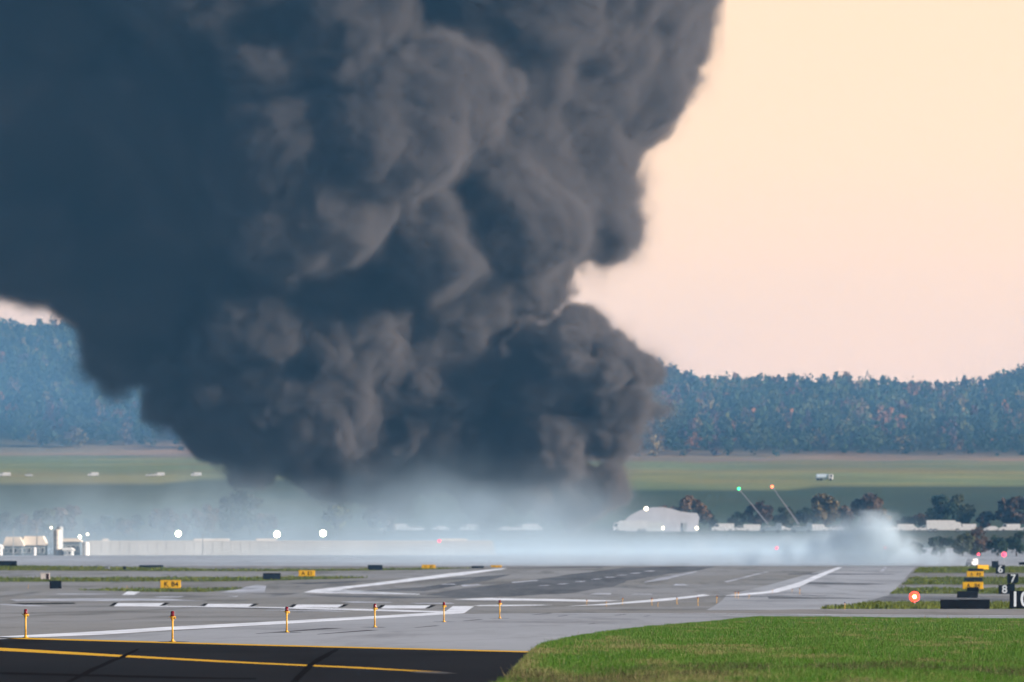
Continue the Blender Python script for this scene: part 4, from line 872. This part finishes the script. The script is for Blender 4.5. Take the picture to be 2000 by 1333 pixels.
def veil_field(f, p):
    sp = f.t.nodes.new('ShaderNodeSeparateXYZ'); f.lk(p, sp.inputs[0]); x, y, z = sp.outputs
    w_ = f.v('SCALE', f.v('SUBTRACT', f.noise(p, 0.022, 4, .55, True), (0.5, 0.5, 0.5)), sc=40.0)
    q = f.v('MULTIPLY', f.v('ADD', p, w_), (0.8, 0.8, 1.0))
    n = f.noise(q, 0.045, 5, .6)
    gr = f.ss(y, 1600.0, 2400.0, 3.6, 7.3)      # height of the ground underneath
    zz = f.m('SUBTRACT', z, gr)
    # the drifting bank: tall under the plume, low to the right, torn along its top
    hump = f.m('ADD', f.ss(f.m('ABSOLUTE', f.m('ADD', x, 20.0)), 60.0, 10.0, 0.0, 5.0), f.m('ADD', f.ss(x, 48.0, 18.0, 8.0, 12.0), f.ss(x, -40.0, -90.0, 0.0, 5.0)))
    top = f.m('MULTIPLY', hump, f.ss(n, 0.32, 0.68, 0.35, 1.7))
    a = f.ss(f.m('DIVIDE', zz, top), 1.0, 0.0)
    e = f.m('MULTIPLY', f.ss(x, 100.0, 60.0), f.ss(f.m('ABSOLUTE', f.m('SUBTRACT', y, 2470.0)), 95.0, 55.0))
    left = f.ss(x, -130.0, -30.0, 0.65, 1.0)
    bank = f.m('MULTIPLY', f.m('MULTIPLY', a, e), f.m('MULTIPLY', f.ss(n, 0.30, 0.65, 0.25, 1.0), left))
    # the film that hugs the pavement beyond the crest
    low = f.m('MULTIPLY', f.ss(zz, f.ss(n, 0.3, 0.7, 2.0, 7.0), 0.2), f.m('MULTIPLY', f.ss(x, 82.0, 55.0), f.ss(x, -60.0, 12.0, 0.08, 0.8)))
    low = f.m('MULTIPLY', low, f.m('MULTIPLY', f.ss(y, 1690.0, 1800.0), f.ss(n, 0.25, 0.6, 0.3, 1.0)))
    return f.m('ADD', f.m('MULTIPLY', low, 0.26), bank)
vm2 = vmat('smoke_white', (0.66, 0.84, 0.97), 0.014, 0.0)
o = volume_grid('ground_smoke', (-190, 1680, 2), (110, 2570, 36), 1.6, veil_field, vm2)
tag(o, 'pale blue-white smoke drifting low over the apron below the dark plume', 'smoke', kind='stuff')
def puff_field(f, p):
    w_ = f.v('SCALE', f.v('SUBTRACT', f.noise(p, 0.10, 3, .55, True), (0.5, 0.5, 0.5)), sc=7.0)
    q = f.v('ADD', p, w_); d = None
    for (px, py, dd, r) in ((1880, 1098, 0, 12), (1850, 1090, 0, 18), (1815, 1085, 2, 26), (1770, 1078, 4, 34), (1715, 1062, 6, 50), (1660, 1060, 8, 46), (1700, 1035, 8, 34), (1600, 1072, 12, 34),
                            (1530, 1080, 14, 28), (1450, 1088, 15, 26), (1370, 1084, 15, 30), (1290, 1092, 15, 24), (1200, 1090, 15, 28), (1100, 1094, 15, 24), (1000, 1097, 15, 20)):
        y = 1830 + dd; s = y / F; k = f.m('SUBTRACT', f.v('DISTANCE', q, ((px - 1000) * s, float(y), CZ + (HY - py) * s)), r * s)
        d = k if d is None else f.m('SMOOTH_MIN', d, k, 1.5)
    n = f.noise(q, 0.22, 4, .6)
    d = f.m('MULTIPLY_ADD', f.m('SUBTRACT', n, .5), 5.5, d)
    sp = f.t.nodes.new('ShaderNodeSeparateXYZ'); f.lk(p, sp.inputs[0])
    return f.m('MULTIPLY', f.ss(d, 0.8, -2.6), f.ss(sp.outputs[0], 20.0, 58.0, 0.22, 1.0))
vm3 = vmat('smoke_puff', (0.76, 0.88, 0.95), 0.34, 0.0)
o = volume_grid('white_smoke', (-6, 1805, 3), (80, 1865, 13), 0.45, puff_field, vm3)
tag(o, 'thin white smoke creeping along the ground towards the right-hand signs', 'smoke', kind='stuff')

def drift_field(f, p):
    sp = f.t.nodes.new('ShaderNodeSeparateXYZ'); f.lk(p, sp.inputs[0]); x, y, z = sp.outputs
    n = f.noise(f.v('MULTIPLY', p, (1.0, 0.5, 2.0)), 0.012, 4, .55)
    e = f.m('MULTIPLY', f.ss(f.m('ABSOLUTE', x), 300.0, 220.0), f.ss(f.m('ABSOLUTE', f.m('SUBTRACT', y, 4250.0)), 340.0, 240.0))
    return f.m('MULTIPLY', e, f.m('MULTIPLY', f.m('MULTIPLY', f.ss(z, 140.0, 70.0, 0.2, 1.0), f.ss(z, 45.0, 75.0, 0.3, 1.0)), f.m('MULTIPLY', f.ss(x, -60.0, 60.0, 1.25, 0.65), f.ss(n, 0.3, 0.7, 0.45, 1.0))))
vm4 = vmat('smoke_haze_volume', (0.26, 0.56, 0.95), 0.0008, 0.0)
o = volume_grid('smoke_haze', (-310, 3900, 15), (310, 4600, 145), 9.0, drift_field, vm4)  # smoke drift at the hill foot, widened as added haze that blues the hill
tag(o, 'thin blue smoke and added haze hanging in front of the wooded hill', 'smoke', kind='stuff')
bm = bmesh.new(); bmesh.ops.create_cube(bm, size=1)
bmesh.ops.scale(bm, vec=(3100, 7500, 191), verts=bm.verts); bmesh.ops.translate(bm, vec=(0, 3300, 94), verts=bm.verts)
hz = bpy.data.materials.new('haze'); hz.use_nodes = True; t = hz.node_tree; t.nodes.clear()
pv = nn(t, 'ShaderNodeVolumePrincipled'); pv.inputs['Color'].default_value = (0.20, 0.56, 1.0, 1); pv.inputs['Density'].default_value = 0.000036; pv.inputs['Anisotropy'].default_value = 0.0
pv.inputs['Density Attribute'].default_value = ''
ho = nn(t, 'ShaderNodeOutputMaterial'); t.links.new(pv.outputs[0], ho.inputs['Volume'])
o = bm_obj('haze', bm, hz); tag(o, 'blue haze in the air over the airfield', kind='stuff')
o.display_type = 'WIRE'
